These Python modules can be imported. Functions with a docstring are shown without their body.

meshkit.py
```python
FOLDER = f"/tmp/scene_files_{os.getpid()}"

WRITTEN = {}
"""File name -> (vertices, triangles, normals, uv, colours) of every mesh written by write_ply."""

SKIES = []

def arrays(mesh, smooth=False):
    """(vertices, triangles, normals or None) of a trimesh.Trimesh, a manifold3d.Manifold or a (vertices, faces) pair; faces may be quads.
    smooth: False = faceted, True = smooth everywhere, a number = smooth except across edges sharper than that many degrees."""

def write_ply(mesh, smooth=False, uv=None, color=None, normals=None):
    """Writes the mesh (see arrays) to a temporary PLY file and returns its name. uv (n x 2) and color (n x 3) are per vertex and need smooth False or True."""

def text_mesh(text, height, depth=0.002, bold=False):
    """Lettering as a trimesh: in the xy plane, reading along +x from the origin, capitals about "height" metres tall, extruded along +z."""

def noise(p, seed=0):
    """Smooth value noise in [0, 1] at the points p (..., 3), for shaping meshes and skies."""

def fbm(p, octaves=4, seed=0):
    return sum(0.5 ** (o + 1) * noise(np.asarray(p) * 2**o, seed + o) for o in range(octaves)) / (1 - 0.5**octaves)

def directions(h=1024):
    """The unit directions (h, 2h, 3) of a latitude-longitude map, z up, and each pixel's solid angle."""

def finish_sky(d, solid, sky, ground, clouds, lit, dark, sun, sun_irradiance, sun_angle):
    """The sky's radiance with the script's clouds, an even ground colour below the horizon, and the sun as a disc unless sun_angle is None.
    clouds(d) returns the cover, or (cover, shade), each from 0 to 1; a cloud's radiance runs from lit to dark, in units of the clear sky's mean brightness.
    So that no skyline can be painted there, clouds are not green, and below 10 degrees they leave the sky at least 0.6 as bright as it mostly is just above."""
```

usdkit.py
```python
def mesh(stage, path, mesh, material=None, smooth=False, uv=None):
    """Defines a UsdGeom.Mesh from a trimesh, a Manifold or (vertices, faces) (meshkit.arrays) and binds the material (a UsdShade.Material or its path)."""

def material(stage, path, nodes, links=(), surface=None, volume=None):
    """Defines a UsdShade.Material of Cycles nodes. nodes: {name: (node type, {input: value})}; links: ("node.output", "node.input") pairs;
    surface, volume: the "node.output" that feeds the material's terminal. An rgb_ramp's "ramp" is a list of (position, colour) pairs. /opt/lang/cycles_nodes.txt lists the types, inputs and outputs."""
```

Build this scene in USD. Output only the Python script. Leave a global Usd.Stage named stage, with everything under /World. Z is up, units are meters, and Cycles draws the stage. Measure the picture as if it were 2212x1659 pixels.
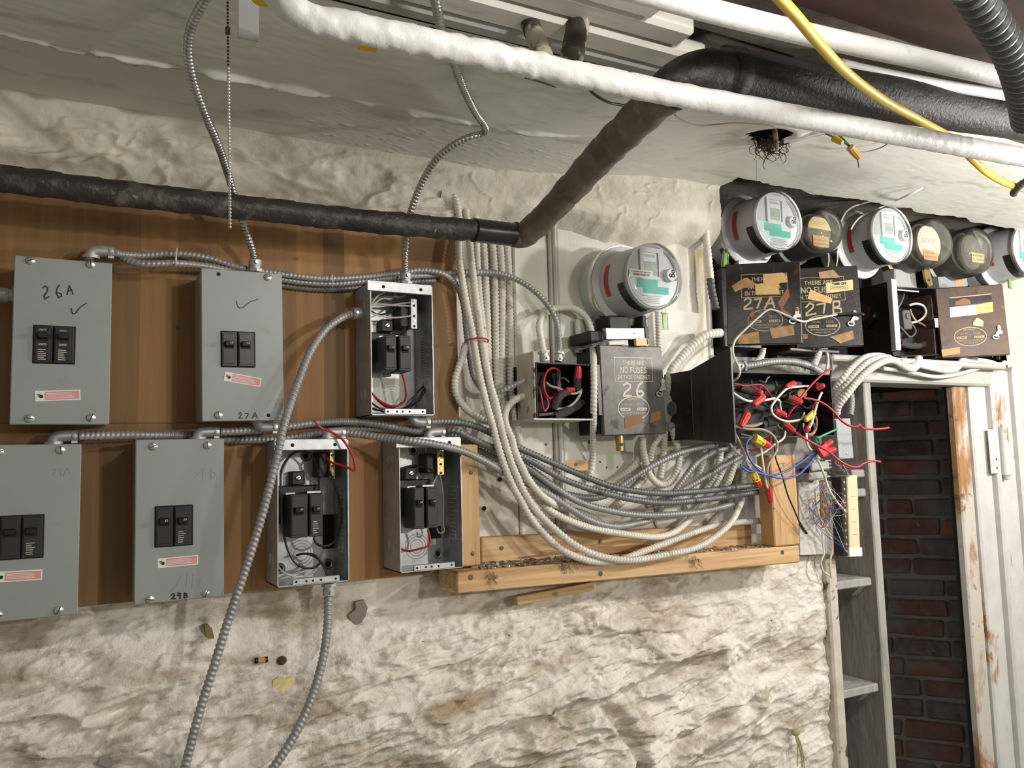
import math, random
import numpy as np, trimesh, usdkit, meshkit
from pxr import Usd, UsdGeom, UsdLux, UsdShade, Gf, Sdf, Vt
from shapely.geometry import LineString, Polygon, Point, box as sbox
from shapely.ops import unary_union

stage = Usd.Stage.CreateInMemory()
UsdGeom.SetStageUpAxis(stage, UsdGeom.Tokens.z); UsdGeom.SetStageMetersPerUnit(stage, 1.0)
UsdGeom.Xform.Define(stage, '/World'); UsdGeom.Scope.Define(stage, '/World/Looks')
V = lambda *a: np.array(a, float)

# ------------------------------------------------------------------ camera
FPX, YAW, PIT, ROL = 1793.5, math.radians(28.48), math.radians(5.475), math.radians(-1.513)
EYE = V(0, -1.42, 1.6)
FWD = V(math.sin(YAW)*math.cos(PIT), math.cos(YAW)*math.cos(PIT), math.sin(PIT))
_r0 = V(math.cos(YAW), -math.sin(YAW), 0); _u0 = np.cross(_r0, FWD)
RGT = math.cos(ROL)*_r0 + math.sin(ROL)*_u0; UPV = np.cross(RGT, FWD)
cam = UsdGeom.Camera.Define(stage, '/World/camera')
M = np.eye(4); M[0, :3] = RGT; M[1, :3] = UPV; M[2, :3] = -FWD; M[3, :3] = EYE
cam.AddTransformOp().Set(Gf.Matrix4d(M.tolist()))
cam.CreateHorizontalApertureAttr(36.0); cam.CreateFocalLengthAttr(36.0*FPX/2212)
cam.CreateClippingRangeAttr((0.02, 100.0))
cam.CreateExposureAttr(.2)

# ------------------------------------------------------------------ light
def lamp(name, pos, power, color, radius):
    l = UsdLux.SphereLight.Define(stage, '/World/'+name)
    l.CreateRadiusAttr(radius); l.CreateIntensityAttr(power/(4*math.pi*math.pi*radius*radius)); l.CreateColorAttr(Gf.Vec3f(*color))
    l.AddTranslateOp().Set(Gf.Vec3d(*pos))
lamp('bulb_near', (0.60, -1.12, 2.10), 9, (1.0, .955, .87), .035)
lamp('bulb_room', (1.75, -3.2, 2.0), 78, (1.0, .965, .90), .05)
lamp('bulb_right', (1.74, -0.94, 1.96), 25, (1.0, .97, .92), .035)
lamp('bulb_far', (2.36, -0.80, 1.93), 26, (1.0, .98, .95), .05)
dome = UsdLux.DomeLight.Define(stage, '/World/dome'); dome.CreateIntensityAttr(.12); dome.CreateColorAttr(Gf.Vec3f(.9, .95, 1.0))

# ------------------------------------------------------------------ pixels to rays on real planes
def ray(px, py): return ((px-1106)*RGT + (829.5-py)*UPV + FPX*FWD)/FPX
def P(px, py, y):
    d = ray(px, py); return EYE + d*((y-EYE[1])/d[1])
def PZ(px, py, z):
    d = ray(px, py); return EYE + d*((z-EYE[2])/d[2])
def PX(px, py, x):
    d = ray(px, py); return EYE + d*((x-EYE[0])/d[0])

# ------------------------------------------------------------------ scene tree
_used = {}
def _path(parent, name):
    k = (parent, name); n = _used.get(k, 0); _used[k] = n+1
    return parent + '/' + name + ('' if n == 0 else '_%03d' % n)
def _tag(prim, label=None, cat=None, group=None, kind=None):
    for k, v in (('label', label), ('category', cat), ('group', group), ('kind', kind)):
        if v: prim.SetCustomDataByKey(k, v)
class Thing:
    """an Xform under /World whose children are its parts; meshes are given in world space"""
    def __init__(s, name, label=None, cat=None, loc=(0, 0, 0), group=None, kind=None):
        s.loc = np.array(loc, float); s.path = _path('/World', name)
        x = UsdGeom.Xform.Define(stage, s.path); x.AddTranslateOp().Set(Gf.Vec3d(*map(float, s.loc)))
        _tag(x.GetPrim(), label, cat, group, kind)
    def part(s, name, mb, mat, parent=None, label=None, kind=None, smooth=35):
        v, f = mb.arr() if isinstance(mb, MB) else (np.asarray(mb[0], float), np.asarray(mb[1], int))
        p = _path(parent or s.path, name)
        if smooth is not True and smooth is not False and len(f) > 30000: smooth = True
        usdkit.mesh(stage, p, (v - s.loc, f), MATS[mat], smooth=smooth)
        _tag(stage.GetPrimAtPath(p), label=label, kind=kind)
        return p
def solo(name, label, cat, mb, mat, group=None, kind=None, smooth=35):
    v, f = mb.arr() if isinstance(mb, MB) else mb
    p = _path('/World', name); loc = (v.min(0)+v.max(0))/2; loc[2] = v[:, 2].min()
    if smooth is not True and smooth is not False and len(f) > 30000: smooth = True
    m = usdkit.mesh(stage, p, (v-loc, f), MATS[mat], smooth=smooth)
    m.AddTranslateOp().Set(Gf.Vec3d(*map(float, loc)))
    _tag(m.GetPrim(), label, cat, group, kind)
    return p

# ------------------------------------------------------------------ mesh building
class Fr:
    """a frame: a right, b up, c out of the face"""
    def __init__(s, o, ex=(1, 0, 0), ey=(0, 0, 1), ez=None):
        s.o = np.array(o, float); s.ex = np.array(ex, float)/np.linalg.norm(ex)
        ey = np.array(ey, float); ey = ey - s.ex*(ey@s.ex); s.ey = ey/np.linalg.norm(ey)
        s.ez = np.cross(s.ex, s.ey) if ez is None else np.array(ez, float)
    def p(s, a, b, c=0.0): return s.o + s.ex*a + s.ey*b + s.ez*c
    def w(s, q): q = np.asarray(q, float); return s.o + q[..., :1]*s.ex + q[..., 1:2]*s.ey + q[..., 2:3]*s.ez
    def at(s, px, py, c=0.0):
        d = ray(px, py); o = s.o + s.ez*c; t = ((o-EYE)@s.ez)/(d@s.ez); q = EYE + d*t - s.o
        return np.array([q@s.ex, q@s.ey])
    def pts(s, pxs, c=0.0): return [s.at(x, y, c) for x, y in pxs]
    def sub(s, a, b, c=0.0, rot=0.0):
        k, n = math.cos(rot), math.sin(rot)
        return Fr(s.p(a, b, c), s.ex*k+s.ey*n, s.ey*k-s.ex*n, s.ez)
WALLF = Fr((0, 0, 0))
def quad_frame(TL, TR, BR, BL, yl, yr=None):
    """frame of a rectangular face seen in four pixels; yl, yr: y of its left and right edges"""
    tl, bl = P(*TL, yl), P(*BL, yl)
    if yr is None:
        hl = np.linalg.norm(tl-bl); hr = np.linalg.norm(P(*TR, yl)-P(*BR, yl)); yr = EYE[1] + (yl-EYE[1])*hl/hr
    tr, br = P(*TR, yr), P(*BR, yr)
    c = (tl+tr+bl+br)/4; ex = (tr+br-tl-bl); ey = tl+tr-bl-br
    f = Fr(c, ex, ey); f.W = np.linalg.norm(ex)/2; f.H = np.linalg.norm(ey)/2
    return f
BOXF = np.array([[0, 2, 1], [0, 3, 2], [4, 5, 6], [4, 6, 7], [0, 1, 5], [0, 5, 4], [1, 2, 6], [1, 6, 5], [2, 3, 7], [2, 7, 6], [3, 0, 4], [3, 4, 7]])
class MB:
    def __init__(s): s.v, s.f, s.n = [], [], 0
    def add(s, v, f):
        v = np.asarray(v, float).reshape(-1, 3); f = np.asarray(f, int)
        if f.shape[1] == 4: f = np.vstack([f[:, [0, 1, 2]], f[:, [0, 2, 3]]])
        s.v.append(v); s.f.append(f+s.n); s.n += len(v); return s
    def arr(s): return np.vstack(s.v), np.vstack(s.f)
    def box(s, a0, a1, b0, b1, c0, c1, fr=WALLF, bev=0.0, jit=None):
        if bev <= 0:
            q = np.array([(a0, b0, c0), (a1, b0, c0), (a1, b1, c0), (a0, b1, c0), (a0, b0, c1), (a1, b0, c1), (a1, b1, c1), (a0, b1, c1)], float)
            if jit is not None: q = q + jit
            return s.add(fr.w(q), BOXF)
        e = min(bev, (a1-a0)*.45, (b1-b0)*.45, (c1-c0)*.45)
        pts = []
        for sa in (0, 1):
            for sb in (0, 1):
                for sc in (0, 1):
                    a, b, c = (a0, a1)[sa], (b0, b1)[sb], (c0, c1)[sc]; da, db, dc = (e, -e)[sa], (e, -e)[sb], (e, -e)[sc]
                    pts += [(a, b+db, c+dc), (a+da, b, c+dc), (a+da, b+db, c)]
        h = trimesh.convex.convex_hull(np.array(pts)) if jit is None else trimesh.convex.convex_hull(np.array(pts)+np.repeat(jit, 3, 0))
        return s.add(fr.w(h.vertices), h.faces)
    def prism(s, poly, c0, c1, fr=WALLF):
        """extrude a shapely polygon (frame a, b) from c0 to c1"""
        for g in getattr(poly, 'geoms', [poly]):
            if g.is_empty or g.area < 1e-10 or g.geom_type != 'Polygon': continue
            m = trimesh.creation.extrude_polygon(g, c1-c0, engine='earcut'); v = m.vertices.copy(); v[:, 2] += c0
            s.add(fr.w(v), m.faces)
        return s
    def lathe(s, prof, fr, n=32, a=0.0, b=0.0, seg=None):
        """prof: (radius, c) pairs turned about the frame's c axis through (a, b)"""
        prof = np.array(prof, float); t = np.linspace(0, 2*math.pi, n, endpoint=False)
        if seg is not None: t = np.linspace(seg[0], seg[1], n)
        q = np.stack([a+prof[:, None, 0]*np.cos(t), b+prof[:, None, 0]*np.sin(t), np.repeat(prof[:, 1:2], n, 1)], -1).reshape(-1, 3)
        k = len(prof); i, j = np.meshgrid(np.arange(k-1), np.arange(n if seg is None else n-1), indexing='ij'); i, j = i.ravel(), j.ravel(); j2 = (j+1) % n
        f = np.stack([i*n+j, i*n+j2, (i+1)*n+j2, (i+1)*n+j], 1); c = np.vstack([prof, [(0, prof[-1, 1]), (0, prof[0, 1])]]); d = np.roll(c, -1, 0)
        hand = 1 if np.dot(np.cross(fr.ex, fr.ey), fr.ez) > 0 else -1
        if (c[:, 0]*d[:, 1]-d[:, 0]*c[:, 1]).sum()*hand < 0: f = f[:, ::-1]      # outward normals
        return s.add(fr.w(q), f)
    def cyl(s, p0, p1, r, n=12, r1=None):
        return s.tube([p0, p1], r, n, r1=r1)
    def tube(s, pts, r, n=8, caps=True, r1=None, fn=None):
        pts = np.asarray(pts, float); t = np.gradient(pts, axis=0); t /= np.maximum(np.linalg.norm(t, axis=1, keepdims=True), 1e-12)
        k = len(pts); u = np.cross(t[0], (0, 0, 1) if abs(t[0][2]) < .9 else (1, 0, 0)); u /= np.linalg.norm(u); U = [u]
        for i in range(1, k):
            u = u - t[i]*(u@t[i]); u /= np.linalg.norm(u); U.append(u)
        U = np.array(U); W = np.cross(t, U); th = np.linspace(0, 2*math.pi, n, endpoint=False)
        L = np.concatenate([[0], np.cumsum(np.linalg.norm(np.diff(pts, axis=0), axis=1))])
        R = np.linspace(r, r if r1 is None else r1, k)[:, None]*np.ones(n)
        if fn is not None: R = fn(L[:, None], th[None, :], R)
        v = pts[:, None] + R[..., None]*(U[:, None]*np.cos(th)[None, :, None] + W[:, None]*np.sin(th)[None, :, None])
        i, j = np.meshgrid(np.arange(k-1), np.arange(n), indexing='ij'); i, j = i.ravel(), j.ravel(); j2 = (j+1) % n
        f = np.stack([i*n+j, i*n+j2, (i+1)*n+j2, (i+1)*n+j], 1); f = np.vstack([f[:, [0, 1, 2]], f[:, [0, 2, 3]]])
        v = v.reshape(-1, 3)
        if caps:
            v = np.vstack([v, pts[0], pts[-1]]); a = np.arange(n); b = (a+1) % n
            f = np.vstack([f, np.stack([np.full(n, k*n), b, a], 1), np.stack([np.full(n, k*n+1), (k-1)*n+a, (k-1)*n+b], 1)])
        return s.add(v, f)
    def text(s, t, h, fr, a, b, c=0.0, d=.0003, bold=False, width=None, center=True):
        m = meshkit.text_mesh(t, h, d, bold); v = m.vertices.copy(); w = v[:, 0].max()-v[:, 0].min(); v[:, 0] -= v[:, 0].min()
        if width: v[:, 0] *= width/w; w = width
        if center: v[:, 0] -= w/2
        v[:, 0] += a; v[:, 1] += b; v[:, 2] += c
        return s.add(fr.w(v), m.faces)
    def strokes(s, lines, w, fr, c=0.0, d=.0003, cap=1):
        return s.prism(unary_union([LineString(l).buffer(w/2, cap_style=cap, quad_segs=3) for l in lines]), c, c+d, fr)
    def ball(s, p, r, sub=1, sc=(1, 1, 1)):
        m = trimesh.creation.icosphere(sub, r); return s.add(m.vertices*np.array(sc)+np.array(p), m.faces)
def spline(pts, step=.004):
    """centripetal-ish Catmull-Rom through points, resampled evenly"""
    p = np.asarray(pts, float)
    if len(p) == 2: q = p
    else:
        d = np.maximum(np.linalg.norm(np.diff(p, axis=0), axis=1), 1e-6)**.5; t = np.concatenate([[0], np.cumsum(d)])
        m = np.zeros_like(p); m[1:-1] = ((p[1:-1]-p[:-2])/d[:-1, None]*d[1:, None] + (p[2:]-p[1:-1])/d[1:, None]*d[:-1, None])/(d[:-1]+d[1:])[:, None]
        m[0] = 2*(p[1]-p[0])/d[0] - m[1]; m[-1] = 2*(p[-1]-p[-2])/d[-1] - m[-2]
        q = []
        for i in range(len(d)):
            x = np.linspace(0, 1, 24, endpoint=False)[:, None]; h = d[i]
            q.append((2*x**3-3*x**2+1)*p[i] + (x**3-2*x**2+x)*h*m[i] + (-2*x**3+3*x**2)*p[i+1] + (x**3-x**2)*h*m[i+1])
        q = np.vstack(q+[p[-1:]])
    L = np.concatenate([[0], np.cumsum(np.linalg.norm(np.diff(q, axis=0), axis=1))]); n = max(2, int(L[-1]/step)+1)
    s = np.linspace(0, L[-1], n)
    return np.stack([np.interp(s, L, q[:, k]) for k in range(3)], 1)
def grid(fn, u0, u1, v0, v1, nu, nv, hole=None):
    """fn(U, V) -> points; returns (v, f)"""
    U, W = np.meshgrid(np.linspace(u0, u1, nu), np.linspace(v0, v1, nv), indexing='ij')
    q = fn(U, W).reshape(-1, 3); i, j = np.meshgrid(np.arange(nu-1), np.arange(nv-1), indexing='ij'); i, j = i.ravel(), j.ravel()
    f = np.stack([i*nv+j, (i+1)*nv+j, (i+1)*nv+j+1, i*nv+j+1], 1)
    if hole is not None:
        keep = ~hole(U.ravel()[f].mean(1), W.ravel()[f].mean(1)); f = f[keep]
    return q, np.vstack([f[:, [0, 1, 2]], f[:, [0, 2, 3]]])

# ------------------------------------------------------------------ materials
MATS = {}
def mat(name, col, rough=.5, metal=0.0, var=None, scale=(20, 20, 20), bump=0.0, bscale=None, spec=.5, coat=0.0, detail=4, ramp=None, stain=None, rand=None, world=True, dist=0.0, bdist=.002, stains=()):
    """col: base colour; var: second colour mixed by noise; stain: (colour, scale, lo, hi, [vector scale])"""
    n = {'p': ('principled_bsdf', {'roughness': rough, 'metallic': metal, 'specular_ior_level': spec, 'coat_weight': coat, 'base_color': col})}
    k = []
    n['g'] = ('geometry', {}) if world else ('texture_coordinate', {})
    src = 'g.position' if world else 'g.object'
    last = None
    if var is not None:
        n['m'] = ('mapping', {'scale': scale}); n['n'] = ('noise_texture', {'scale': 1.0, 'detail': detail, 'roughness': .6, 'distortion': dist})
        n['r'] = ('rgb_ramp', {'ramp': ramp or [(.35, col), (.65, var)]})
        k += [(src, 'm.vector'), ('m.result' if False else 'm.vector', 'n.vector'), ('n.fac', 'r.fac')]; last = 'r.color'
    allst = ([stain] if stain else []) + list(stains)
    for q, st in enumerate(allst):
        sc = st[4] if len(st) > 4 else (1, 1, 1)
        n['sm%d' % q] = ('mapping', {'scale': tuple(st[1]*x for x in sc), 'location': (q*3.1+1.7, 5.3, q*2.2)})
        n['sn%d' % q] = ('noise_texture', {'scale': 1.0, 'detail': 6, 'roughness': .62, 'distortion': .3})
        n['sr%d' % q] = ('map_range', {'from_min': st[2], 'from_max': st[3], 'clamp': True})
        n['sx%d' % q] = ('mix_color', {'a': col, 'b': st[0]})
        k += [(src, 'sm%d.vector' % q), ('sm%d.vector' % q, 'sn%d.vector' % q), ('sn%d.fac' % q, 'sr%d.value' % q), ('sr%d.result' % q, 'sx%d.fac' % q)]
        if last: k.append((last, 'sx%d.a' % q))
        last = 'sx%d.result' % q
    if rand:
        n['oi'] = ('object_info', {}); n['hm'] = ('map_range', {'from_min': 0, 'from_max': 1, 'to_min': rand[0], 'to_max': rand[1]})
        n['hs'] = ('hsv', {'color': col}); k += [('oi.random', 'hm.value'), ('hm.result', 'hs.value')]
        if last: k.append((last, 'hs.color'))
        last = 'hs.color'
    if last: k.append((last, 'p.base_color'))
    if bump > 0:
        n['bm'] = ('mapping', {'scale': bscale or scale}); n['bn'] = ('noise_texture', {'scale': 1.0, 'detail': 5, 'roughness': .6})
        n['b'] = ('bump', {'strength': bump, 'distance': bdist})
        k += [(src, 'bm.vector'), ('bm.vector', 'bn.vector'), ('bn.fac', 'b.height'), ('b.normal', 'p.normal')]
    MATS[name] = usdkit.material(stage, '/World/Looks/'+name, n, k, surface='p.BSDF')
def pane(name, tint=(.93, .95, .93), ior=1.45, rough=.02, dust=0.0):
    if dust:
        n = {'t': ('transparent_bsdf', {'color': tint}), 'd': ('diffuse_bsdf', {'color': (.42, .40, .35)}), 'y': ('mix_closure', {'fac': dust}), 'g': ('glossy_bsdf', {'roughness': rough, 'color': (1, 1, 1)}), 'f': ('fresnel', {'IOR': ior}), 'x': ('mix_closure', {})}
        MATS[name] = usdkit.material(stage, '/World/Looks/'+name, n, [('t.BSDF', 'y.closure1'), ('d.BSDF', 'y.closure2'), ('f.fac', 'x.fac'), ('y.closure', 'x.closure1'), ('g.BSDF', 'x.closure2')], surface='x.closure'); return
    n = {'t': ('transparent_bsdf', {'color': tint}), 'g': ('glossy_bsdf', {'roughness': rough, 'color': (1, 1, 1)}), 'f': ('fresnel', {'IOR': ior}), 'x': ('mix_closure', {})}
    MATS[name] = usdkit.material(stage, '/World/Looks/'+name, n, [('f.fac', 'x.fac'), ('t.BSDF', 'x.closure1'), ('g.BSDF', 'x.closure2')], surface='x.closure')
S3 = lambda a, b=None, c=None: (a, a if b is None else b, a if c is None else c)

mat('plaster', (.66, .61, .545), .75, var=(.79, .745, .675), scale=S3(9), bump=.8, bscale=S3(85), bdist=.005,
    stains=[((.36, .28, .19), 5.0, .50, .66, (1, 1, 2.8)), ((.44, .38, .30), 15, .54, .64, (1, 1, 2)), ((.25, .19, .13), 8, .66, .76, (.8, 1, 2.4)), ((.10, .07, .05), 38, .71, .73), ((.55, .22, .10), 26, .735, .75)])
mat('plaster_top', (.52, .49, .41), .8, var=(.62, .59, .50), scale=S3(12), bump=.6, bscale=S3(70), bdist=.004, stains=[((.40, .34, .23), 7, .64, .78), ((.18, .15, .11), 45, .70, .73)])
mat('ceiling_paint', (.66, .64, .59), .6, var=(.71, .69, .64), scale=S3(5), bump=.25, bscale=(8, 40, 20), stains=[((.42, .39, .33), 6, .56, .75, (1, 3, 1)), ((.70, .68, .62), 22, .70, .72, (.5, 2.4, 1))])
mat('white_board', (.63, .60, .53), .55, var=(.70, .68, .61), scale=(30, 30, 4), bump=.2, bscale=(120, 60, 10), stains=[((.46, .37, .20), 5, .55, .66, (1.4, 1, .6)), ((.05, .04, .03), 70, .745, .755), ((.38, .34, .28), 12, .64, .76)])
mat('white_trim', (.60, .58, .53), .55, var=(.50, .47, .42), scale=(30, 30, 6), bump=.3, bscale=(60, 60, 12), stains=[((.22, .17, .12), 24, .68, .74)])
mat('old_plank', (.29, .275, .25), .7, var=(.38, .365, .34), scale=(40, 40, 5), bump=.9, bscale=(26, 26, 9), bdist=.006, stains=[((.20, .18, .15), 12, .58, .74, (2, 2, .5))])
mat('ply_wood', (.30, .148, .048), .62, var=(.38, .195, .068), scale=(55, 20, 2.2), bump=.10, bscale=(140, 40, 5), rand=(.55, 1.15), stains=[((.16, .08, .03), 14, .62, .78, (2.0, 1, .35)), ((.06, .03, .015), 42, .76, .775)])
mat('pine', (.50, .30, .13), .55, var=(.62, .42, .22), scale=(2.5, 40, 55), bump=.12, bscale=(4, 70, 90), dist=.8, ramp=[(.40, (.46, .27, .115)), (.5, (.55, .35, .165)), (.6, (.62, .42, .22))], stains=[((.30, .15, .055), 24, .60, .66, (.12, 1, 2.6)), ((.24, .11, .04), 15, .70, .74, (.6, 1, 1.4))])
mat('pine_up', (.46, .27, .11), .55, var=(.58, .37, .17), scale=(55, 40, 2.5), bump=.12, bscale=(90, 70, 4), dist=.8, stains=[((.28, .14, .05), 24, .60, .66, (2.6, 1, .12)), ((.22, .10, .04), 15, .70, .74, (1.4, 1, .6))])
mat('enamel', (.255, .278, .268), .42, var=(.275, .30, .288), scale=S3(8), stains=[((.32, .33, .31), 60, .72, .75), ((.16, .16, .145), 9, .64, .8)], coat=.1)
mat('galv', (.37, .38, .39), .42, .8, var=(.48, .49, .50), scale=S3(60), detail=2, stains=[((.34, .34, .34), 22, .58, .75)])
mat('galv_dull', (.40, .41, .41), .5, .6, var=(.50, .51, .51), scale=S3(40), stains=[((.28, .27, .25), 18, .58, .75)])
mat('shiny', (.62, .62, .60), .28, .95, var=(.42, .42, .40), scale=S3(50))
mat('chrome', (.75, .74, .70), .18, .95)
mat('armor', (.27, .27, .265), .42, .3, var=(.34, .34, .335), scale=S3(30), stains=[((.16, .155, .15), 25, .62, .74)])
mat('armor_dark', (.15, .155, .157), .45, .3, var=(.21, .215, .215), scale=S3(30), stains=[((.05, .05, .05), 25, .58, .72)])
mat('armor_white', (.58, .545, .47), .55, 0, var=(.69, .66, .585), scale=S3(25), bump=.3, bscale=S3(160), bdist=.001, stains=[((.30, .25, .18), 30, .60, .72), ((.09, .075, .06), 70, .70, .73)])
mat('armor_clean', (.64, .61, .54), .5, 0, var=(.73, .70, .63), scale=S3(25), bump=.2, bscale=S3(160), bdist=.001, stains=[((.36, .30, .22), 30, .66, .78)])
mat('black_wrap', (.018, .016, .015), .5, var=(.032, .028, .025), scale=S3(14), bump=.8, bscale=S3(55), bdist=.004, stains=[((.11, .095, .075), 26, .55, .70), ((.24, .21, .17), 85, .66, .70)])
mat('brown_wrap', (.115, .09, .068), .5, var=(.165, .132, .10), scale=S3(18), bump=.7, bscale=S3(45), bdist=.004, stains=[((.26, .22, .17), 34, .66, .76), ((.05, .037, .028), 20, .62, .75)])
mat('tape', (.01, .01, .012), .3, coat=.3, stain=((.2, .2, .19), 40, .73, .75))
mat('pipe_white', (.66, .66, .66), .5, var=(.74, .74, .74), scale=S3(10), bump=.5, bscale=S3(90), bdist=.002, stains=[((.34, .31, .27), 14, .66, .78)])
mat('flaky_pipe', (.40, .36, .28), .7, var=(.55, .50, .41), scale=S3(20), bump=.6, bscale=S3(60), stains=[((.035, .025, .018), 12, .50, .56)])
mat('black_pipe', (.016, .015, .016), .5, var=(.03, .028, .027), scale=S3(14), spec=.3, bump=.9, bscale=S3(170), bdist=.003, stains=[((.13, .12, .11), 16, .66, .78)])
mat('maroon', (.038, .012, .010), .5, var=(.055, .017, .014), scale=S3(12), bump=.3, bscale=S3(40), stains=[((.12, .10, .09), 60, .72, .75)])
mat('grime', (.12, .105, .085), .8, var=(.20, .175, .145), scale=S3(9), bump=.7, bscale=S3(25), bdist=.006, stains=[((.04, .03, .025), 12, .6, .7)])
mat('void', (.012, .011, .010), .9)
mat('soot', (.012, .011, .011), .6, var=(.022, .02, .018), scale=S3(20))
mat('cabinet', (.012, .010, .009), .36, .2, var=(.024, .018, .015), scale=S3(30), bump=.2, bscale=S3(110), stains=[((.14, .07, .03), 14, .64, .74), ((.20, .18, .16), 55, .73, .76)])
mat('cabinet_gray', (.075, .068, .062), .45, .3, var=(.12, .11, .10), scale=S3(40), stains=[((.03, .02, .015), 28, .56, .64), ((.16, .08, .03), 11, .63, .72), ((.36, .33, .29), 70, .70, .73)])
mat('cabinet_brown', (.06, .035, .022), .45, .2, var=(.09, .052, .033), scale=S3(30), stains=[((.03, .02, .015), 24, .58, .68), ((.28, .17, .09), 15, .68, .78)])
mat('cabinet_streak', (.02, .017, .013), .4, .2, var=(.042, .035, .027), scale=(60, 60, 6), stains=[((.40, .37, .31), 45, .72, .74, (1, 1, .25))])
mat('box_in', (.008, .008, .008), .5, 0, var=(.016, .015, .015), scale=S3(20), spec=.3)
mat('rust_white', (.50, .485, .46), .55, var=(.58, .565, .54), scale=S3(14), bump=.3, bscale=S3(50), stains=[((.30, .13, .035), 9, .60, .66, (1.4, 1, .5)), ((.18, .08, .03), 40, .70, .74)])
mat('rust_edge', (.24, .115, .045), .7, var=(.34, .18, .07), scale=(40, 40, 7), bump=.5, bscale=S3(70), stains=[((.50, .46, .40), 7, .47, .55, (1, 1, .45)), ((.10, .045, .02), 22, .6, .7)])
mat('cream_wall', (.50, .47, .39), .8, var=(.56, .53, .45), scale=S3(7), bump=.4, bscale=S3(40), stains=[((.32, .20, .12), 16, .68, .74)])
mat('flaked_trim', (.58, .54, .47), .6, var=(.48, .43, .36), scale=S3(30), bump=.5, bscale=S3(60), stains=[((.07, .04, .025), 18, .56, .62)])
for i, c in enumerate([(.20, .10, .075), (.25, .11, .075), (.16, .10, .085), (.48, .16, .07), (.18, .125, .11)]):
    mat('brick_%d' % i, c, .85, var=tuple(x*1.35 for x in c), scale=S3(18), bump=.6, bscale=S3(50), stains=[((.24, .21, .18), 7, .48, .62), ((.36, .33, .31), 14, .64, .76)])
mat('mortar', (.26, .235, .205), .9, var=(.36, .33, .29), scale=S3(9), bump=.6, bscale=S3(40))
mat('lintel_paint', (.40, .385, .355), .6, var=(.47, .455, .42), scale=(8, 40, 40), bump=.35, bscale=S3(40), stains=[((.25, .22, .18), 10, .55, .70, (.5, 1, 1)), ((.12, .08, .05), 40, .70, .74)])
mat('concrete', (.25, .24, .22), .8, var=(.32, .31, .29), scale=S3(5))
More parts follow.
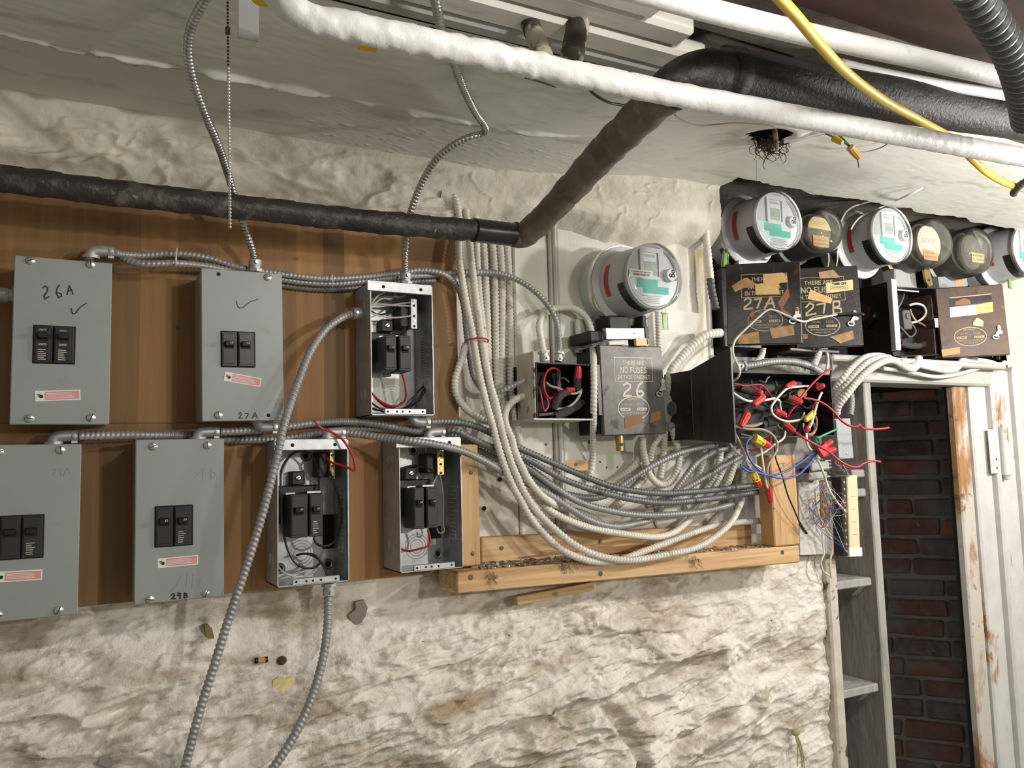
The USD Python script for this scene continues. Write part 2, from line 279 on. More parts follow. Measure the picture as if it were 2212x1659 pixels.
for nm, c, ro in [('meter_gray', (.56, .56, .565), .4), ('meter_body', (.46, .46, .465), .4), ('meter_white', (.62, .63, .63), .35), ('teal', (.09, .45, .36), .5), ('sticker_red', (.42, .035, .035), .5), ('lcd', (.36, .40, .34), .3), ('ink', (.012, .012, .014), .5),
                  ('paper', (.72, .70, .64), .7), ('amber', (.66, .36, .09), .65), ('yellow_paper', (.70, .58, .28), .65), ('pink_label', (.62, .27, .28), .6), ('breaker', (.012, .012, .014), .36), ('breaker_matte', (.013, .013, .014), .5), ('soft_gray', (.30, .30, .30), .5),
                  ('wire_white', (.66, .63, .55), .4), ('wire_black', (.015, .015, .016), .4), ('wire_red', (.42, .018, .035), .35), ('wire_blue', (.05, .10, .36), .35), ('wire_green', (.04, .30, .13), .35), ('wire_tan', (.34, .26, .17), .5), ('wire_gray', (.12, .115, .11), .5), ('cloth_tape', (.045, .04, .034), .8),
                  ('nut_red', (.52, .03, .04), .45), ('nut_yellow', (.72, .55, .02), .3), ('yellow_cable', (.60, .42, .01), .45), ('gold_ink', (.42, .34, .20), .55), ('pale_ink', (.62, .58, .50), .55), ('seal_green', (.25, .42, .10), .3), ('cream_plastic', (.66, .56, .36), .5), ('tan_label', (.50, .30, .13), .7), ('brown_label', (.25, .12, .05), .7), ('leaf', (.18, .15, .05), .7), ('cobweb', (.30, .22, .13), .9), ('phone_red', (.30, .09, .08), .5), ('debris', (.20, .155, .11), .9), ('chip', (.62, .60, .55), .8), ('twig', (.30, .28, .14), .8), ('copper', (.55, .25, .10), .35), ('gray_box', (.30, .32, .33), .5), ('gray_putty', (.34, .345, .32), .6), ('seal_clear', (.55, .62, .50), .2)]:
    mat(nm, c, ro)
mat('amber_sticker', (.62, .36, .13), .65, var=(.70, .45, .20), scale=S3(60))
mat('old_label', (.45, .28, .13), .7, var=(.30, .16, .07), scale=S3(50), detail=5)
mat('meter_dark', (.13, .125, .11), .45, .2, var=(.22, .21, .19), scale=S3(30))
mat('brass', (.42, .32, .13), .34, .9, var=(.40, .28, .10), scale=S3(40))
mat('rope', (.10, .06, .035), .9, var=(.05, .03, .02), scale=S3(60))
mat('hose', (.055, .062, .065), .45, var=(.09, .098, .10), scale=S3(20))
mat('screw', (.48, .47, .43), .35, .8)
mat('nail', (.12, .10, .09), .5, .6)
pane('clear_glass', (.90, .88, .82), 1.45, .04, .16)
pane('clear_plastic', (.95, .96, .96), 1.45, .05)
# ================================================================== SETTING
NZ = lambda X, Y, Zc, o=4, s=0: meshkit.fbm(np.stack([X, Y, Zc], -1), o, s)-.5
sm = lambda a, b, x: (lambda t: t*t*(3-2*t))(np.clip((x-a)/(b-a), 0, 1))
def ceil_z(x): return 2.165 + .055*sm(.6, 1.25, x)
def relief(X, Zc, ax, az, tilt=0.0, seed=3, sharp=True):
    """layered rubble relief: ridges stretched along the courses"""
    T = Zc - tilt*X
    wx = NZ(X*4, T*4, X*0+.3, 3, seed)*.35; wz = NZ(X*5+9, T*5, X*0+.7, 3, seed+1)*.16
    a = NZ(X*ax+wx*3, T*az+wz*az, X*0+1.1, 4, seed+2)
    b = 1-np.abs(NZ(X*ax*1.2+wx*4, T*az*1.3+wz*az, X*0+4.1, 3, seed+5))*4
    return a*1.2 + (np.clip(b, -.2, 1)**2*.28 if sharp else 0)
def low_wall(X, Zc):
    h = sm(1.44, 1.20, Zc)
    flat = np.exp(-((X-.36)/.17)**2-((Zc-1.34)/.13)**2)
    r = relief(X, Zc, 4.2, 13, .10)
    amp = (.012+.045*h)*(1-.8*flat)*(1-.55*sm(1.15, 1.5, X))
    wv = 2.4*NZ(X*4, Zc*9, X*0, 3, 27); tr = np.abs(NZ(X*7+wv, Zc*27-X*4+wv*2, X*0, 3, 28)); left = sm(.45, .1, X)
    r2 = NZ(X*12+wv, Zc*30-X*3, X*0, 4, 29)
    y = .020 - .05*h*sm(1.6, .4, X) - r*amp - (r2*.014*(1-.75*flat)*(.4+.6*h) + np.clip(.12-tr, 0, .12)*.085*(1-.8*flat)*h)*(1-.6*sm(1.05, 1.4, X)) - NZ(X*26, Zc*44, X*0, 3, 21)*.012*(1-.6*flat)*(1-.4*sm(.95, 1.35, X)) - np.clip(.09-np.abs(NZ(X*17+wv*2, Zc*58-X*9, X*0, 3, 33)), 0, .09)*.075*(1-.7*flat)*(.35+.65*sm(1.38, 1.25, Zc))*(1-.75*sm(.95, 1.35, X)) - NZ(X*75, Zc*110, X*0, 2, 25)*.004
    # two deep seams between stones
    for (x0, z0, x1, z1) in ((.62, 1.10, 1.25, 1.17), (.70, .93, 1.35, 1.06), (-.2, 1.23, .12, 1.17), (-.05, 1.09, .22, 1.13), (.95, 1.13, 1.02, 1.0)):
        t = np.clip(((X-x0)*(x1-x0)+(Zc-z0)*(z1-z0))/((x1-x0)**2+(z1-z0)**2), 0, 1)
        d = np.hypot(X-x0-t*(x1-x0), Zc-z0-t*(z1-z0))+NZ(X*16, Zc*16, X*0, 2, 31)*.03
        y = y + .020*np.exp(-(np.abs(d)/.011)**2) - .016*np.exp(-((d-.03)/.03)**2)
    return np.stack([X, y, Zc], -1)
w = Thing('wall_back', kind='structure')
w.part('plaster', grid(low_wall, -.40, 1.645, .70, 1.425, 560, 260), 'plaster', smooth=True)
m = MB(); m.box(-.40, 1.645, 0, .72, -.02, .06, WALLF) if False else m.box(-.40, 1.645, 0.0, .72, -.40, -.03); w.part('wall_base', m, 'plaster')
def up_wall(X, Zc):
    r = relief(X, Zc, 5, 16, -.12, 40)
    k = sm(2.185, 2.12, Zc); tr = np.abs(NZ(X*9+2.2*NZ(X*5, Zc*9, X*0, 3, 47), Zc*26-X*5, X*0, 3, 46))
    y = .004 - r*.040*k - NZ(X*30, Zc*46, X*0, 3, 44)*.014*k + (tr < .035)*.0*k - np.clip(.10-tr, 0, .1)*.055*k - .03*sm(2.06, 2.175, Zc) + .05*sm(2.055, 2.03, Zc)
    return np.stack([X, y, Zc], -1)
w.part('plaster_band', grid(up_wall, -.40, .66, 2.005, 2.19, 330, 80), 'plaster_top', smooth=True)
def mid_wall(X, Zc):
    low = sm(2.05, 2.12, Zc + NZ(X*9, X*0, X*0+.2, 3, 50)*.07)
    y = .045 - .065*low - relief(X, Zc, 4, 9, 0, 52)*.009*low - NZ(X*30, Zc*40, X*0, 3, 54)*.006*low - np.clip(.06-np.abs(NZ(X*12, Zc*26, X*0, 3, 57)), 0, .06)*.05*low
    return np.stack([X, y, Zc], -1)
w.part('plaster_band', grid(mid_wall, .62, 1.315, 2.03, 2.24, 240, 80), 'plaster_top', smooth=True)
# the boarded part of the wall, behind the meter and the cable bundle
e = [ .655, P(1112, 720, .03)[0], P(1189, 720, .03)[0], P(1204, 720, .03)[0], 1.305]
for i, (a, b, d) in enumerate(((e[0], e[1]-.001, .030), (e[1]+.001, e[2]-.002, .028), (e[2], e[3], .020), (e[3]+.003, e[4], .026))):
    m = MB(); m.box(a, b, 1.37, 2.13, -.06, -d, WALLF, .003); w.part('board', m, 'white_board')
m = MB(); m.box(e[2]+.004, e[3]-.004, 1.37, 2.13, -.0205, -.012, WALLF, .003); w.part('moulding', m, 'white_trim')
m = MB(); m.box(1.298, 1.315, 1.60, 2.23, -.16, -.022, WALLF, .004); w.part('board_edge', m, 'white_trim')
for (x, y, r) in ((1033, 960, 4.5), (1046, 1098, 4.5), (1080, 1036, 4.5), (1078, 1165, 4.5), (1276, 955, 6), (1180, 960, 2.5), (1310, 1010, 2), (1296, 998, 2), (1333, 1009, 2), (1318, 735, 2), (1210, 1024, 2.5)):
    p = P(x, y, .026); m = MB(); m.lathe([(0, .0018), (r*.00085, .0018), (r*.00098, 0)], Fr(p), 14); w.part('nail_head' if r < 4 else 'drilled_hole', m, 'nail' if r < 4 else 'void')
# right part: dark recess behind the meters, with the wall face beside the door
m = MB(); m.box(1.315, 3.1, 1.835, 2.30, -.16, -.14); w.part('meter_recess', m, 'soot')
m = MB(); m.box(1.30, 1.66, 1.36, 1.80, -.16, -.03, WALLF, .004); w.part('dark_board', m, 'old_plank')
def end_wall(U, Zc):
    x = 2.455 + U; y = .004 + NZ(x*12, Zc*9, x*0, 3, 61)*.012 + .03*sm(1.70, 1.60, Zc)*sm(.05, .01, U+.02*NZ(x*0, Zc*30, x*0, 2, 63))
    return np.stack([x, y, Zc], -1)
wr = Thing('wall_right', kind='structure')
wr.part('plaster', grid(end_wall, -.045, .95, .0, 2.25, 90, 190), 'cream_wall', smooth=True); m = MB(); m.box(3.36, 3.42, -4.3, 1.2, 0, 2.42, Fr((0, 0, 0), (1, 0, 0), (0, 1, 0))); wr.part('side_plaster', m, 'cream_wall')
# ceiling with the ragged hole
HX, HY = PZ(1664, 292, 2.215)[:2]
def ceil(X, Y):
    st = -.006*sm(-.222, -.216, Y)*sm(.95, .55, X)
    z = ceil_z(X) - st + NZ(X*5, Y*5, X*0, 2, 70)*.006 + NZ(X*40, Y*90, X*0, 2, 72)*.0007
    rid = np.exp(-((Y+.219-NZ(X*14, X*0, X*0, 3, 75)*.024)/(.0035+.012*np.clip(NZ(X*17, X*0+7, X*0, 2, 83)*2, 0, 1)))**2)*np.clip(NZ(X*22, X*0+3, X*0, 3, 74)*3+.75, 0, 1)
    z = z - rid*.009*sm(.95, .6, X); sc = np.abs(NZ(X*16+Y*30, Y*44-X*20, X*0, 3, 81)); z = z - np.clip(.012-sc, 0, .012)*.16*sm(-.30, -.12, Y)*sm(.2, .45, X)*sm(1.2, .8, X)
    d = np.hypot((X-HX)/1.5, Y-HY); z = z + .0*d - .006*np.exp(-((d-.042)/.012)**2)
    return np.stack([X, Y, z], -1)
hole = lambda X, Y: np.hypot((X-HX)/1.55, (Y-HY)) + NZ(X*40, Y*40, X*0, 3, 77)*.03 < .030
c = Thing('ceiling', kind='structure')
lip = lambda X, Y: (Y > -.085+NZ(X*18, X*0, X*0, 3, 79)*.03) & (X > 1.31+NZ(Y*20, Y*0, Y*0, 2, 80)*.03)
v, f = grid(ceil, -.5, 3.2, -.482, .09, 700, 220, lambda X, Y: hole(X, Y) | lip(X, Y)); uq, inv = np.unique(f, return_inverse=True); v, f = v[uq], inv.reshape(f.shape)
c.part('plasterboard', (v, f[:, ::-1]), 'ceiling_paint', smooth=True)
m = MB(); m.box(-.8, 3.3, -.484, .3, 0, .01, Fr((0, 0, 2.262), (1, 0, 0), (0, 1, 0))); c.part('backing_board', m, 'grime')
m = MB(); m.box(-.8, 3.3, -2.4, .4, 0, .05, Fr((0, 0, 2.42), (1, 0, 0), (0, 1, 0))); c.part('upper_slab', m, 'grime')
FU = Fr((0, 0, 0), (1, 0, 0), (0, 1, 0))
for (a, b, y0, y1, z, mt) in ((-.8, .84, -.512, -.484, 2.1615, 'gray_putty'), (-.8, .80, -.560, -.513, 2.164, 'ceiling_paint'), (-.8, .74, -.605, -.562, 2.169, 'ceiling_paint'), (-.8, .66, -.80, -.607, 2.167, 'ceiling_paint'), (.662, .98, -.703, -.607, 2.200, 'grime'), (.742, .98, -.605, -.562, 2.205, 'grime'), (.802, .98, -.560, -.513, 2.20, 'grime'), (.98, 3.2, -.703, -.486, 2.235, 'grime')):
    m = MB(); m.box(a, b, y0, y1, z, z+.03, FU, .006); c.part('ceiling_board', m, mt)
m = MB(); m.box(.70, 3.2, -1.35, -.705, 2.172, 2.40, FU, .008); c.part('steel_beam', m, 'maroon', label='dark maroon painted steel beam')
for nm, bx in (('wall_left', (-1.75, -1.65, -4.3, .2)), ('wall_front', (-1.75, 3.4, -4.4, -4.3))):
    m = MB(); m.box(*bx, 0, 2.42, FU); Thing(nm, kind='structure').part('plaster', m, 'cream_wall')
fl = Thing('floor', kind='structure'); m = MB(); m.box(-3, 4.5, -4.2, 1.9, -.06, 0, FU); fl.part('slab', m, 'concrete')
# doorway on the right: lintel, niche plank, frame and the brick passage wall
d = Thing('door_1', kind='structure')
m = MB(); m.box(1.62, 2.32, 1.782, 1.832, -.10, .012, WALLF, .006); m.box(1.62, 2.32, 1.826, 1.842, -.15, .05, WALLF, .004); d.part('lintel', m, 'lintel_paint')
m = MB(); m.box(1.785, 1.813, .40, 1.79, -.26, .0, WALLF, .003); d.part('jamb_plank', m, 'old_plank')
m = MB(); m.box(2.163, 2.222, .2, 1.80, -.035, -.012, WALLF, .004); d.part('rusted_edge', m, 'rust_edge', label='rust brown edge strip of the steel door frame')
m = MB(); m.box(2.226, 2.30, .2, 1.815, -.035, -.004, WALLF, .005); m.box(2.300, 2.318, .4, 1.83, -.10, .014, WALLF, .006); m.box(2.318, 2.40, .4, 1.83, -.10, .004, WALLF, .005); m.box(2.40, 2.425, .4, 1.84, -.10, .022, WALLF, .008); d.part('frame', m, 'rust_white')
m = MB(); m.box(2.168, 2.225, .2, 1.80, -.048, -.036, WALLF); d.part('frame_rebate', m, 'void')
hf = Fr(P(2146, 975, -.006)); h = MB(); h.box(-.022, .022, -.062, .062, 0, .004, hf, .0015)
hp = d.part('hinge', h, 'rust_white')
h = MB(); h.tube([hf.p(.034, -.066, .010), hf.p(.034, .066, .010)], .013, 14); h.lathe([(0, .0), (.006, .003), (.009, .012), (.013, .016)], Fr(hf.p(.034, -.082, .010), (1, 0, 0), (0, 1, 0)), 12); d.part('hinge_barrel', h, 'rust_white', hp)
for k in (-.046, -.022, .002, .026, .046):
    h = MB(); h.lathe([(0, .0047), (.0028, .0047), (.003, .004)], hf.sub(.004+.01*(k > 0), k), 8); d.part('screw_hole', h, 'void', hp)
# niche beside the door with shelves
nb = Thing('wall_end', kind='structure')
m = MB(); m.box(1.612, 1.646, .3, 1.352, -.05, .002, WALLF, .005); nb.part('corner_trim', m, 'flaked_trim')
m = MB(); m.box(1.60, 1.79, .3, 1.78, -.28, -.25); nb.part('niche_back', m, 'old_plank')
m = MB(); m.box(1.60, 1.645, .3, 1.80, -.25, -.06); nb.part('niche_side', m, 'old_plank')
for k, (py, cl) in enumerate(((1262, 1), (1500, 1))):
    z = P(1860, py, -.01)[2]; m = MB(); m.box(1.650, 1.783, z-.012, z+.008, -.24, -.012, WALLF, .003)
    s = Thing('wall_shelf', ('upper' if k == 0 else 'lower')+' short grey painted shelf in the niche beside the doorway', 'shelf', (1.716, .12, z-.012), 'niche shelves')
    s.part('board', m, 'old_plank'); m = MB(); m.prism(Polygon([(0, 0), (-.17, 0), (-.17, -.028), (-.03, -.028)]), 1.760, 1.784, Fr((0, .03, z-.013), (0, -1, 0), (0, 0, 1), (1, 0, 0))); s.part('cleat', m, 'old_plank')
m = MB()
for pz in (1023, 1065): z = P(1870, pz, -.01)[2]; m = MB(); m.box(1.735, 1.784, z-.010, z+.010, -.06, -.012, WALLF, .003); nb.part('cleat', m, 'old_plank')
# brick passage
bw = Thing('wall_brick', kind='structure', loc=(2.93, .63, 0))
BF = Fr((2.93, .63, 0), (.59, -.81, 0), (0, 0, 1)); rnd = random.Random(5)
m = MB(); m.box(-1.55, .55, .2, 2.3, -.12, -.006, BF); bw.part('mortar_bed', m, 'mortar')
rows = [.225+.0755*i for i in range(27)]
for i, z in enumerate(rows):
    x = -1.50 + (.11 if i % 2 else 0) + rnd.uniform(-.02, .02)
    while x < .50:
        L = .205*rnd.choice([1, 1, 1, .5, .96]); m = MB(); j = np.array([[rnd.uniform(-.004, .004) for _ in range(3)] for _ in range(8)])
        m.box(x+.005, x+L-.005, z+.005, z+.066, -.05, rnd.uniform(.001, .008), BF, .006, j)
        bw.part('brick', m, 'brick_%d' % rnd.choices([0, 1, 2, 3, 4], [5, 4, 6, .8, 4])[0], smooth=False); x += L
m = MB(); m.box(1.80, 3.4, .2, 2.3, -1.40, -1.35); m.box(1.6, 3.3, 1.84, 1.9, -1.35, -.17); bw.part('passage_end', m, 'void')
# loose plaster flecks on the low wall
for (x, y, s, mt, nm, lab) in ():
    pass

# ================================================================== PLYWOOD
bb = Thing('plywood_board', 'brown stained wooden mounting board behind the grey breaker panels', 'board', (.3, .01, 1.38))
def topz(x): return 2.032+.022*(x-0)*1.0
def botz(px):
    return P(px, 1307-(px-173)*.0995, 0)[2]
xs = [-.40, -.10, P(300, 800, 0)[0], P(383, 800, 0)[0], P(470, 800, 0)[0], P(545, 1100, 0)[0], P(640, 800, 0)[0], P(700, 800, 0)[0], P(745, 800, 0)[0], P(800, 1100, 0)[0], P(870, 800, 0)[0], P(948, 800, 0)[0], .655]
for i in range(len(xs)-1):
    a, b = xs[i]+.00005, xs[i+1]-.00005
    zc = P(300, 914, 0)[2]
    for (z0, z1) in ((1.405, zc-.0004), (zc+.0004, 2.05)):
        m = MB(); m.box(a, b, z0, z1, -.018, 0.0, WALLF); bb.part('plank', m, 'ply_wood')
for (x, y) in ((384, 708), (960, 713), (90, 422), (270, 440), (437, 469), (655, 490), (600, 872), (944, 1150), (640, 560)):
    p = P(x, y, 0.0); m = MB(); m.lathe([(0, .0006), (.0032, .0006), (.0034, 0)], Fr(p), 10); bb.part('nail_head', m, 'nail')
# ================================================================== BREAKER PANELS
PD = -.085
def fpts(fr, L): return [fr.p(*fr.at(x, y, c), c) for x, y, c in L]
def slot_screw(T, fr, px, py, r=.0058, rot=.6, parent=None, ab=None, mt='screw', c=0.0):
    a, b = ab if ab is not None else fr.at(px, py, c); s = fr.sub(a, b, c, rot)
    m = MB(); m.lathe([(0, .0036), (r*.7, .0034), (r, .0022), (r, 0)], s, 16); p = T.part('screw', m, mt, parent)
    m = MB(); m.box(-r*.92, r*.92, -.0006, .0006, .0034, .0038, s); T.part('slot', m, 'ink', p)
def breaker(T, fr, a0, a1, b0, b1, c0, c1, on=True, amps='15', prnt=None, parent=None, mt='breaker', hb=.62):
    m = MB(); w = a1-a0; h = b1-b0
    m.box(a0, a1, b0, b1, c0, c1, fr, .0010); m.box(a0+.0015, a1-w*.16, b0+.004, b1-.003, c1-.0005, c1+.0012, fr, .0006)
    p = T.part('breaker', m, mt, parent)
    m = MB(); ca, cb = a0+w*.46, b0+h*hb; m.box(ca-w*.30, ca+w*.30, cb-h*.11, cb+h*.07, c1+.0011, c1+.0016, fr); T.part('handle_slot', m, 'void', p)
    m = MB(); q = fr.sub(ca, cb, c1); m.prism(Polygon([(0, -.004), (.0085, -.002), (.0095, .0035), (.004, .0055), (0, .005)]), -w*.24, w*.24, Fr(q.o, q.ez, q.ey, -q.ex)); hp = T.part('handle', m, 'breaker', p)
    if amps:
        m = MB(); m.text(amps, .0027, fr, ca+w*.1, cb+.0008, c1+.0095, bold=True); T.part('amp_number', m, 'pale_ink', p)
    if prnt:
        m = MB(); q = random.Random(len(amps or '')+int(a0*1e5))
        for k in range(6): m.box(ca-w*.24, ca-w*.24+w*.45*q.uniform(.6, 1), b0+h*(.08+.052*k), b0+h*(.08+.052*k)+.0009, c1+.0011, c1+.0014, fr)
        if isinstance(prnt, str): m.text(prnt, .0026, fr, ca, b0+h*.47, c1+.0011, bold=True); m.text(prnt, .0024, fr, ca, b0+h*.86, c1+.0011)
        T.part('printing', m, 'pale_ink', p)
    return p
def warn_label(T, fr, q, c=.0002):
    """small white and pink warning sticker, four pixel corners TL TR BR BL"""
    TL, TR, BR, BL = [np.append(fr.at(*k), 0) for k in q]
    o = (TL+TR+BR+BL)/4; w = np.linalg.norm(TR+BR-TL-BL)/2; h = np.linalg.norm(TL+TR-BL-BR)/2; e = TR+BR-TL-BL
    s = fr.sub(o[0], o[1], c, math.atan2(e[1], e[0]))
    m = MB(); m.box(-w/2, w/2, -h/2, h/2, 0, .0003, s); p = T.part('warning_sticker', m, 'paper')
    m = MB(); m.box(-w*.29, w*.47, -h*.38, h*.38, .0003, .0005, s); T.part('pink_panel', m, 'pink_label', p)
    m = MB(); r = random.Random(3)
    for k, b in enumerate((.22, .08, -.08, -.22)): m.box(-w*.27, w*(.25+.18*r.random()), h*b-.0004, h*b+.0004, .0005, .0006, s)
    T.part('fine_print', m, 'paper', p)
    m = MB(); m.prism(Point(0, 0).buffer(h*.17, quad_segs=4), .0005, .0007, s.sub(-w*.37, -h*.04)); m.strokes([[(-w*.45, h*.2), (-w*.42, h*.08), (-w*.44, -h*.02)], [(-w*.42, h*.08), (-w*.40, h*.2)]], .0008, s, .0005); T.part('pictogram', m, 'ink', p)
def writing(T, fr, lines, w, mat='ink', c=.0002, label=None):
    m = MB(); m.strokes([fr.pts(l) for l in lines], w, fr, c); T.part('handwriting', m, mat, label=label)
def elbow(T, fr, px, py, c, up=1, run=.030, mt='galv_dull', dirx=1):
    """90 degree squeeze connector on a panel's top or bottom edge, opening along the edge"""
    o = fr.p(*fr.at(px, py, c), c); X, Zv = fr.ex*dirx, fr.ey*up
    pts = spline([o-Zv*.004, o+Zv*.004, o+Zv*.0085+X*.004, o+Zv*.0098+X*.013, o+Zv*.0098+X*run], .003)
    m = MB(); m.tube(pts, .0078, 14, fn=lambda s, t, R: R*(1+.14*np.cos(2*t)*0+.10*np.sin(np.clip(s/.045, 0, 1)*3.14)))
    m.tube([o-Zv*.003, o+Zv*.002], .0125, 14); p = T.part('elbow_connector', m, mt)
    e = o+Zv*.0098+X*run; m = MB(); m.tube([e-X*.007, e+X*.001], .0088, 14); m.box(-.004, .004, -.0105, -.007, -.006, .006, Fr(e-X*.003, X, fr.ey*1, fr.ez)); T.part('clamp', m, mt, p)
    m = MB(); m.lathe([(0, .002), (.0032, .0018), (.0034, 0)], Fr(e-X*.003+fr.ez*.0086, fr.ex, fr.ey), 10); T.part('clamp_screw', m, 'screw', p)
    return e+X*.002
def straight_conn(T, o, dirv, r=.0095, mt='galv_dull', L=.018):
    dirv = np.array(dirv, float)/np.linalg.norm(dirv); m = MB(); m.tube([o-dirv*.002, o+dirv*.003], r*1.35, 8); m.tube([o, o+dirv*L*.6], r, 12); m.tube([o+dirv*L*.45, o+dirv*L], r*1.12, 12)
    p = T.part('cable_connector', m, mt)
    s = np.cross(dirv, (0, 1, 0)); s /= np.linalg.norm(s); m = MB(); k = o+dirv*L*.72
    m.tube([k+V(0, -r*1.1, 0), k+V(0, -r*1.1-.004, 0)], .0026, 8); T.part('clamp_screw', m, 'screw', p)

def closed_panel(label, fr, screws, holes, br, sticker, prints, br_opts):
    T = Thing('breaker_panel', label, 'breaker panel', fr.p(0, -.119, PD), 'grey breaker panels')
    W, H = .124, .238
    m = MB(); m.box(-W/2+.002, W/2-.002, -H/2+.002, H/2-.002, PD, -.010, fr, .001); T.part('body', m, 'enamel')
    m = MB(); m.box(-W/2, W/2, -H/2, H/2, -.013, 0, fr, .0012); T.part('cover', m, 'enamel')
    for k, (x, y) in enumerate(screws): slot_screw(T, fr, x, y, rot=.4+k*1.3)
    for (x, y) in holes:
        a, b = fr.at(x, y); m = MB(); m.lathe([(0, .0004), (.0028, .0004), (.003, 0)], fr.sub(a, b), 12); T.part('screw_hole', m, 'void')
    (x0, y0, x1, y1, x2, y2) = br            # opening: top left, bottom right, divider at top
    a0, b1 = fr.at(x0, y0); a1, b0 = fr.at(x1, y1); am = fr.at(x2, (y0+y1)/2)[0]
    m = MB(); m.box(a0-.0012, a1+.0012, b0-.001, b1+.001, -.004, .0004, fr); T.part('breaker_opening', m, 'void')
    breaker(T, fr, a0, am-.0006, b0, b1, -.05, .0035, **br_opts[0]); breaker(T, fr, am+.0006, a1-.001, b0, b1, -.05, .0035, **br_opts[1])
    warn_label(T, fr, sticker)
    for pr in prints: writing(T, fr, *pr)
    return T
fA = quad_frame((28, 551), (240, 571), (238, 914), (24, 917), PD, PD)
pA = closed_panel('grey covered breaker panel marked 26A with a tick, at upper left', fA, [(66, 563), (196, 571), (64, 904), (197, 902)], [], (74, 703, 160, 786, 115, 703),
    [(75, 845), (174, 841), (174, 864), (77, 867)],
    [([[(93, 622), (98, 618), (103, 622), (102, 630), (95, 640), (97, 646), (106, 641)], [(128, 616), (123, 624), (122, 634), (127, 643), (133, 640), (132, 634), (124, 633)], [(145, 636), (150, 617), (158, 635)], [(147, 629), (156, 626)]], .0016),
     ([[(154, 667), (157, 678), (163, 677), (174, 663), (187, 655)]], .0014)], [dict(amps='', prnt='QWIC', hb=.70), dict(amps='', prnt='QWIC', hb=.70)])
fB = quad_frame((438, 578), (610, 591), (609, 908), (437, 911), PD, PD)
pB = closed_panel('grey covered breaker panel marked 27A at its foot, below the chain pull', fB, [(578, 599), (472, 897)], [(472, 592), (580, 897)], (478, 716, 550, 793, 513, 716),
    [(486, 803), (565, 817), (562, 837), (483, 822)],
    [([[(511, 651), (513, 661), (518, 666), (526, 663), (542, 651), (557, 647)]], .0013),
     ([[(515, 895), (519, 891), (522, 895), (516, 903), (524, 903)], [(530, 893), (537, 893), (532, 903)], [(545, 903), (551, 891), (556, 903)], [(547, 899), (555, 899)]], .0014)], [dict(amps='15'), dict(amps='15')])
fD = quad_frame((295, 949), (485, 945), (481, 1290), (290, 1308), PD, PD)
pD = closed_panel('grey covered breaker panel marked 29B at its foot, lower row', fD, [(331, 964), (448, 962), (324, 1295), (445, 1282)], [], (336, 1095, 415, 1176, 375, 1095),
    [(340, 1206), (428, 1199), (428, 1219), (341, 1228)],
    [([[(370, 1286), (374, 1282), (378, 1286), (371, 1293), (379, 1293)], [(389, 1287), (384, 1286), (385, 1281), (390, 1282), (389, 1293)], [(398, 1281), (398, 1292), (404, 1290), (404, 1286), (398, 1286), (403, 1283), (398, 1281)]], .0019),
     ([[(390, 1244), (383, 1262), (370, 1276)], [(405, 1237), (402, 1270)], [(417, 1240), (415, 1271), (430, 1262), (434, 1250), (418, 1252)]], .0005, 'soft_gray'),
     ([[(424, 1030), (440, 1010), (438, 1036)], [(457, 1010), (456, 1036), (468, 1026), (460, 1018)]], .0005, 'soft_gray')], [dict(amps='15'), dict(amps='20', prnt=True)])
tr, br_ = P(173, 956, PD), P(171, 1330, PD)
fC = Fr((tr+br_)/2 - V(.062, 0, 0)); fC.W, fC.H = .124, .238
pC = closed_panel('grey covered breaker panel pencilled 29A, cut off by the left picture edge', fC, [(-2, 976), (131, 972), (-5, 1329), (127, 1318)], [], (2, 1116, 92, 1203, 46, 1116),
    [(-11, 1236), (92, 1229), (91, 1253), (-11, 1258)],
    [([[(112, 1016), (118, 1012), (121, 1017), (114, 1027), (123, 1026)], [(134, 1018), (128, 1017), (129, 1012), (134, 1012), (131, 1027)], [(138, 1028), (146, 1010), (154, 1027)], [(140, 1021), (152, 1020)]], .0006, 'soft_gray')], [dict(amps='', prnt=None, mt='breaker_matte'), dict(amps='', prnt=True, mt='breaker_matte')])

